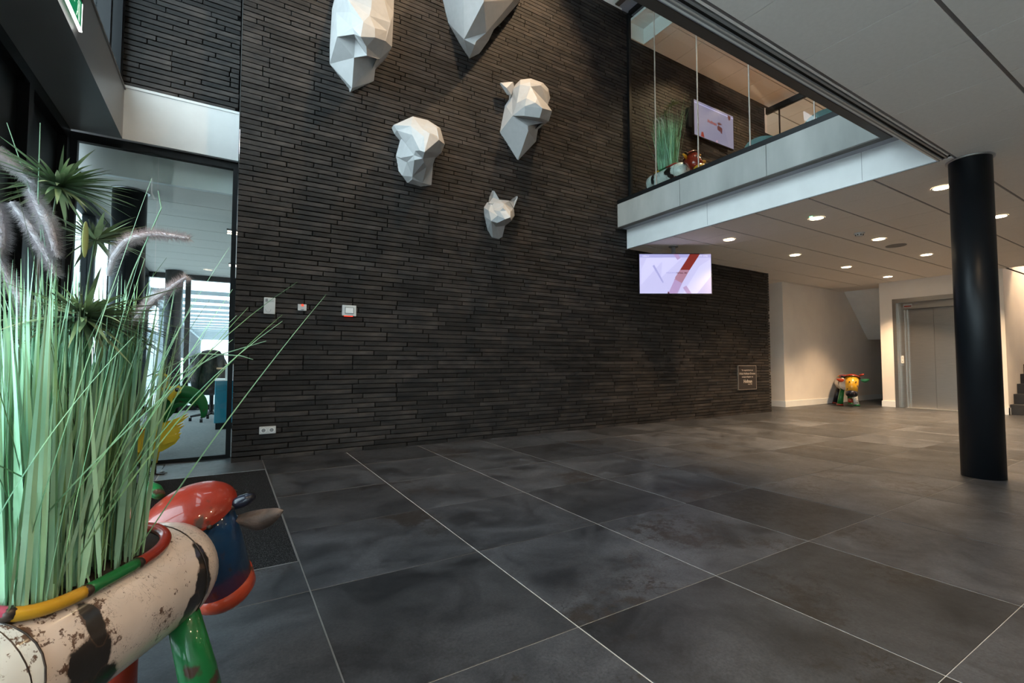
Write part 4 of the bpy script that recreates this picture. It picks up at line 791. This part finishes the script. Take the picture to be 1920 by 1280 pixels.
cow('tin cow figure with yellow bucket face standing in the alcove beside the lift', (12.05, 5.17, 0), math.radians(212), scale=1.22, headm='tyel', domem='tred', muzz='tdark', legs=('tgreen', 'twhite', 'tdark', 'tgreen'), horn=('tdark', 'tred'), ear=('torange', 'tgreen'), bodym=cowmat('white enamel alcove', (.55, .50, .45), [(.0, -.12, .45, .05, .08, .09), (-.3, .1, .45, .08, .1, .09)]), bell='tred', hooves={-1: 'tred', 1: 'tgreen'}, group='tin cow planters')
# ---- tin birds by the glass
def bird(label, loc, rz, wingm, tailm, headm, legm='tyb'):
    t = thing('tin_bird', label, 'sculpture', loc, rz, 'tin bird figures by the glass partition', local=True)
    MB().ell((.02, 0, .30), .165, .075, .115, 24, 14).out('body', wingm, t, True)
    def plate(pts, y0, y1, m, nm, par=t, bevel=0.): return MB().prism(pts, y0, y1, 'y').out(nm, m, par)
    for s_ in (-1, 1):
        y = s_*.080; a, c = (y-.004, y+.004)
        w = plate([(-.11, .22), (-.02, .185), (.08, .20), (.17, .255), (.205, .31), (.13, .36), (0, .40), (-.10, .40), (-.13, .31)], a, c, wingm, 'wing')
        for k, pts in enumerate(([(-.10, .41), (-.02, .345), (.12, .375), (.215, .445), (.27, .50), (.17, .455), (.05, .42)], [(.0, .36), (.06, .30), (.16, .33), (.235, .415), (.15, .385)], [(.02, .31), (.09, .255), (.17, .28), (.215, .35), (.12, .325)])):
            plate(pts, y+s_*(.006+.003*k), y+s_*(.010+.003*k), wingm, 'wing_feather', w)
    for k, (cx_, cz_, rx, rz_, w_, e) in enumerate(((.215, .52, .165, .185, .046, 1.15), (.20, .50, .135, .155, .040, .9), (.185, .48, .10, .12, .034, .75), (.16, .45, .07, .09, .026, .6))):   # arched tail feathers
        n = 16; pts = [(cx_+rx*math.cos(a), (k-1.5)*.014, cz_+rz_*math.sin(a)) for a in [math.pi*(1.05-e*i/n) for i in range(n+1)]]
        MB().tube(pts, [.25*(.010+w_*math.sin(math.pi*min(1, (i+1.0)/(n+1.5)))**.8) for i in range(n+1)], 12, flat=4.).out('tail_feather', tailm, t, True)
    MB().tube([(-.03, 0, .38), (.04, 0, .50), (.10, -.01, .64)], [.05, .032, .028], 14).out('neck', tailm, t, True)
    h = plate([(.07, .70), (.09, .665), (.12, .63), (.16, .66), (.20, .70), (.205, .745), (.18, .765), (.13, .755), (.085, .765), (.065, .74)], -.075, -.045, headm, 'head')
    for x in (.097, .173): MB().ell((x, -.080, .725), .019, .012, .019, 14, 8).out('eye', 'eye', h, True)
    MB().prism([(.115, .69), (.155, .69), (.130, .60)], -.10, -.075).out('beak', headm, h)
    MB().tube([(.055+.045*math.cos(a), -.06, .825+.042*math.sin(a)) for a in [math.pi*(1.0-.1*i) for i in range(10)]]+[(.105, -.06, .76)], [.004]+[.010]*9+[.011], 10).out('crest', headm, h, True)
    MB().tube([(.165, -.06, .76), (.17, -.06, .80), (.185, -.06, .86)], [.009, .007, .003], 8).out('crest', 'tgreen', h, True)
    for x, y in ((.035, -.05), (-.075, .05)):
        l = MB().tube([(x, y, .21), (x+.003, y, .10)], [.034, .014], 16).out('leg', legm, t, True)
        MB().tube([(x+.003, y, .105), (x+.003, y, .006)], .007, 8).out('shank', 'weld', l)
        for a in (0, .75, -.75, math.pi): MB().tube([(x+.003, y, .007), (x+.003+.085*math.cos(a-.0), y+.085*math.sin(a), .006)], [.006, .004], 6).out('toe', 'weld', l)
    return t
bird('yellow tin bird with bright green arched tail in front of the glass partition', (-.545, 5.14, 0), math.radians(6), 'tyb', 'tgreen', 'tyb')
tb = thing('tin_bird', 'red and white tin bird with curled pale crest, half hidden behind the grass', 'sculpture', (-.76, 5.06, 0), group='tin bird figures by the glass partition', local=True)
b = MB(); b.tube([(0, 0, .17), (0, 0, .24), (.01, 0, .40), (.02, 0, .50)], [.06, .10, .085, .05], 20); b.out('body', 'tred', tb, True)
b = MB(); b.ell((0, -.06, .32), .07, .06, .09, 16, 10); b.out('breast', 'twhite', tb, True)
MB().tube([(.02, 0, .48), (.03, -.01, .62)], [.045, .03], 14).out('neck', 'tdark', tb, True)
hd2 = MB().ell((.035, -.03, .66), .05, .045, .04, 16, 10).out('head', 'tdark', tb, True)
for k in range(6):
    cx_, cz_ = -.03+.035*(k % 3), .70+.035*(k//3)
    MB().tube([(cx_+(.022-.0016*i)*math.cos(i*.7), -.05, cz_+(.022-.0016*i)*math.sin(i*.7)) for i in range(13)], .004, 6).out('curl', 'pale', hd2, True)
plt = MB(); plt.prism([(.0, .33), (.13, .36), (.19, .40), (.12, .41), (.0, .40)], -.03, -.02); plt.out('wing_feather', 'tred', tb)
for x in (-.03, .04):
    l = MB().tube([(x, 0, .19), (x, 0, .006)], .009, 8).out('leg', 'weld', tb)
    for a in (0, .8, -.8): MB().tube([(x, 0, .006), (x+.07*math.cos(a-1.57), .07*math.sin(a-1.57), .005)], .005, 6).out('toe', 'weld', l)
# ---- upper floor chairs
def lounge(label, loc, rz):
    t = thing('lounge_chair', label, 'chair', loc, rz, 'teal lounge chairs on the upper floor', local=True, scale=.74)
    MB().tube([(0, 0, .30), (0, 0, .42)], [.30, .33], 28).out('seat', 'tealfab', t, True)
    b = MB(); n = 18; R_ = .36
    for i in range(n+1):
        a = math.pi*(-.62+1.24*i/n); hh = .42+.34*math.cos(a*.8)**.8 if abs(a*.8) < 1.57 else .42
        for q, (rr, z) in enumerate(((R_-.05, .28), (R_+.02, .28), (R_+.05, hh), (R_-.01, hh))): b.v.append((-rr*math.cos(a), rr*math.sin(a), z))
    for i in range(n):
        for q in range(4): b.f.append((i*4+q, i*4+(q+1) % 4, (i+1)*4+(q+1) % 4, (i+1)*4+q)); b.t.append(0.)
    b.f += [(0, 3, 2, 1), (n*4, n*4+1, n*4+2, n*4+3)]; b.t += [0, 0]; b.out('backrest', 'tealfab', t, True)
    for x in (-.2, .2):
        for y in (-.2, .2): MB().tube([(x, y, .30), (x*1.25, y*1.25, 0)], [.014, .009], 8).out('leg', 'wood', t)
    return t
lounge('teal lounge chair on the upper floor, nearest the dark void corner', (6.3, 2.80, FZ), math.radians(15))
lounge('teal lounge chair on the upper floor, second from the void corner', (6.3, 3.58, FZ), math.radians(0))
lounge('teal lounge chair on the upper floor, nearest the cow planter', (6.45, 4.40, FZ), math.radians(-8))
t = thing('junction_box', 'small pale box on the upper floor beside the brick wall', 'box', (5.50, 5.22, FZ)); box('case', 'offwhite', 5.45, 5.53, 5.17, 5.25, FZ, FZ+.10, t, bevel=.005)
# ---- office behind the glass
fo = struct('floor'); box('carpet', 'carpet', -1.45, 5, 5.66, 11.5, -.05, -.002, fo)
co_ = struct('ceiling'); box('board', 'gap', -1.45, 5, 5.8, 11.5, CZ+.018, CZ+.04, co_)
box('bulkhead', 'white', -1.45, 5, 5.74, 5.80, CZ, 3.2, co_); box('lintel', 'white', -1.45, 5, 5.68, 5.80, 3.0, 3.1, co_)
for k in range(10): box('ceiling_plank', 'panel', -1.38, 5, 5.805+.58*k, 5.805+.58*(k+1)-.012, CZ, CZ+.016, co_)
box('wall_office_right', 'plaster', 5, 5.1, 5.6, 11.6, 0, 3, kind='structure')
glazed('window_6', 'y', -1.45, 5.7, 11.5, 0, CZ, [5.72, 7.1, 8.5, 9.9, 11.45], .07, .12, .1, .08, gm='glass2')
glazed('window_7', 'x', 11.5, -1.4, 5, 0, CZ, [-1.38, -.70, .16, 1.6, 3.2, 4.95], .09, .12, .10, .10, gm='glass2')
def ocol(y, lab):
    c = thing('round_column', lab, 'column', (-.9, y, 0)); MB().cyl((-.9, y, 0), (-.9, y, CZ), .145, n=40).out('shaft', 'column', c, True); MB().cyl((-.9, y, CZ-.01), (-.9, y, CZ-.001), .165, n=40).out('ceiling_ring', 'alu', c, True)
ocol(6.19, 'black round column just behind the glass partition'); ocol(11.12, 'black round column at the far end of the office beside the window')
t = thing('office_ceiling_light', 'square office ceiling light nearest the glass partition', 'ceiling light', (.02, 7.38, CZ-.02), group='square lights in the office ceiling')
box('housing', 'greymetal', -.04, .20, 7.25, 7.50, CZ-.02, CZ-.001, t); 
for y in (7.30, 7.42): box('tube', 'lens', -.03, .19, y, y+.03, CZ-.024, CZ-.02, t)
t2 = copy_tree(t); t2.location = (.05, 9.9, CZ-.02); t2['label'] = 'square office ceiling light farther back above the jacket chair'
t = thing('desk_pedestal', 'teal lacquered desk cabinet with black plinth behind the glass partition', 'cabinet', (.35, 8.25, 0))
box('plinth', 'black', -.115, .95, 8.02, 8.55, 0, .09, t); box('carcass', 'teal', -.135, .97, 8.02, 8.57, .09, .70, t, bevel=.004); box('drawer_front', 'teal', -.13, .96, 8.00, 8.02, .56, .695, t, bevel=.003); box('door', 'teal', -.13, .96, 8.00, 8.02, .095, .555, t, bevel=.003); box('top', 'white', -.14, .975, 8.0, 8.58, .70, .72, t)
t = thing('storage_box', 'grey white box with wooden lid standing on the teal cabinet', 'box', (.12, 8.2, .72)); box('case', 'offwhite', -.01, .35, 8.05, 8.35, .72, .93, t, bevel=.004); box('lid', 'wood', -.02, .36, 8.04, 8.36, .93, .945, t)
t = thing('office_desk', 'light wooden desk top on white legs behind the teal cabinet', 'desk', (.6, 8.95, 0)); box('top', 'wood', -.13, 1.5, 8.60, 9.0, .86, .885, t)
for x in (.0, 1.4):
    for y in (8.64, 8.92): box('leg', 'white', x, x+.05, y, y+.05, 0, .86, t)
t = thing('office_chair', 'dark swivel office chair behind the teal desk', 'chair', (-.20, 9.35, 0))
MB().tube([(-.20, 9.35, .10), (-.20, 9.35, .44)], .03, 12).out('gas_column', 'black', t)
bs = MB()
for k in range(5):
    a = k*2*math.pi/5+.5; e = Vector((-.20+.29*math.cos(a), 9.35+.29*math.sin(a), .075)); l = MB().tube([(-.20, 9.35, .13), e], [.028, .016], 8).out('foot_arm', 'black', t)
    MB().cyl(e+Vector((-.02, 0, -.045)), e+Vector((.02, 0, -.045)), .030, n=12).out('castor', 'black', l)
MB().ell((-.20, 9.35, .47), .25, .24, .05, 20, 8).out('seat', 'black', t, True)
MB().ell((-.20, 9.12, .85), .23, .05, .28, 20, 10).out('backrest', 'black', t, True)
for s_ in (-1, 1): MB().tube([(-.20+s_*.25, 9.35, .47), (-.20+s_*.29, 9.35, .68), (-.20+s_*.29, 9.2, .70), (-.20+s_*.29, 9.5, .70)], .016, 8).out('armrest', 'black', t)
t = thing('jacket', 'dark patterned jacket hung over the back of the office chair', 'jacket', (-.22, 9.05, .42))
b = MB(); prof = [(1.17, .06), (1.15, .15), (1.08, .20), (.95, .22), (.8, .25), (.62, .27), (.45, .25)]; n = 26
for z, w in prof:
    for j in range(n):
        a = 2*math.pi*j/n; k = 1+.07*math.sin(5*a+z*9); b.v.append((-.21+.8*w*k*math.cos(a)-.05*(1.17-z), 9.09+(.07+.03*math.sin(3*a))*math.sin(a)*k, z))
for i in range(len(prof)-1):
    for j in range(n): b.f.append((i*n+j, i*n+(j+1) % n, (i+1)*n+(j+1) % n, (i+1)*n+j)); b.t.append(0.)
b.f.append(tuple(range(n))); b.t.append(0.); b.out('jacket_body', 'cloth', t, True)
for s_ in (-1, 1): MB().tube([(-.22+s_*.13, 9.05, 1.10), (-.23+s_*.17, 9.0, .9), (-.24+s_*.18, 8.98, .65), (-.24+s_*.16, 8.97, .45)], [.05, .06, .055, .05], 12).out('sleeve', 'cloth', t, True)
# ---- outside, seen through the windows
go = struct('ground'); box('paving', 'pave', -40, 12, -30, 60, -.25, -.10, go)
t = thing('wooden_deck', 'pale plank deck outside beyond the office window', 'deck', (.4, 14.5, -.1))
for k in range(14): box('deck_plank', 'pave', -1.6, 3, 11.75+.45*k, 11.75+.45*k+.42, -.10, -.02, t)
box('deck_edge', 'shed', -1.6, 3, 18.05, 18.2, -.10, .12, t)
t = thing('carport', 'grey steel carport roof with open slats beyond the office window', 'carport', (.6, 24, 0))
for k in range(17): box('roof_slat', 'pergola', -1.5, 3.4, 12.8+1.6*k, 12.95+1.6*k, 2.52, 2.60, t)
box('edge_beam', 'pergola', -1.62, -1.5, 12.2, 39, 2.44, 2.68, t); box('edge_beam', 'pergola', 3.4, 3.52, 12.2, 39, 2.44, 2.68, t)
for y in (16, 38): box('post', 'pergola', -1.62, -1.5, y, y+.12, -.1, 2.44, t)
box('side_wall', 'darkwall', -1.62, -1.5, 20, 37, 1.15, 2.44, t)
t = thing('garden_shed', 'white clapboard shed outside left of the carport', 'shed', (-3.0, 26, -.1))
box('core', 'shed', -3.9, -2.12, 25, 28, -.1, 1.9, t)
for k in range(13): box('clapboard', 'shed', -3.92, -2.09, 24.97, 28, -.08+.15*k, -.08+.15*k+.13, t)
MB().prism([(-4.0, 1.9), (-2.0, 1.9), (-3.0, 2.5)], 24.9, 28.1).out('roof', 'pergola', t)
t = thing('parked_car', 'dark car parked outside beside the white shed', 'car', (-1.05, 31, -.1))
MB().prism([(29.0, .2), (33.0, .2), (33.0, .85), (32.2, .95), (31.6, 1.4), (30.0, 1.42), (29.3, 1.0), (29.0, .85)], -1.75, -.25, 'x').out('car_body', 'car', t, bevel=.06)
MB().prism([(29.5, 1.02), (32.0, 1.0), (31.5, 1.34), (30.1, 1.36)], -1.77, -.23, 'x').out('window', 'black', t)
box('rear_window', 'black', -1.6, -.4, 29.05, 29.4, 1.02, 1.33, t)
for x in (-1.8, -.38):
    for y in (29.8, 32.2): MB().cyl((x, y, .22), (x+.18, y, .22), .32, n=20).out('wheel', 'black', t)
t = thing('neighbour_building', 'long pale building far outside behind the facade', 'building', (-22, 10, -.1))
box('wall', 'shed', -26, -22, -20, 50, -.1, 3.4, t)
for k in range(12): box('window', 'darkwall', -22.02, -21.98, -18+5.5*k, -15+5.5*k, .9, 2.4, t)
# ---- tidy names of the setting
ren = {'trim_': [], 'x': []}
k = 1
for o in list(COL.objects):
    if o.parent is None and o.get('kind') == 'structure':
        n_ = o.name.split('.')[0]
        if n_.startswith('trim_'): o.name = 'trim_%d' % k; k += 1
        elif n_ in ('floor_upper',): o.name = 'floor.005'
        elif n_.startswith('ceiling_'): o.name = 'ceiling.00%d' % (5+len(ren['x'])); ren['x'].append(o)
        elif n_ == 'stair_soffit': o.name = 'wall_stair_soffit'
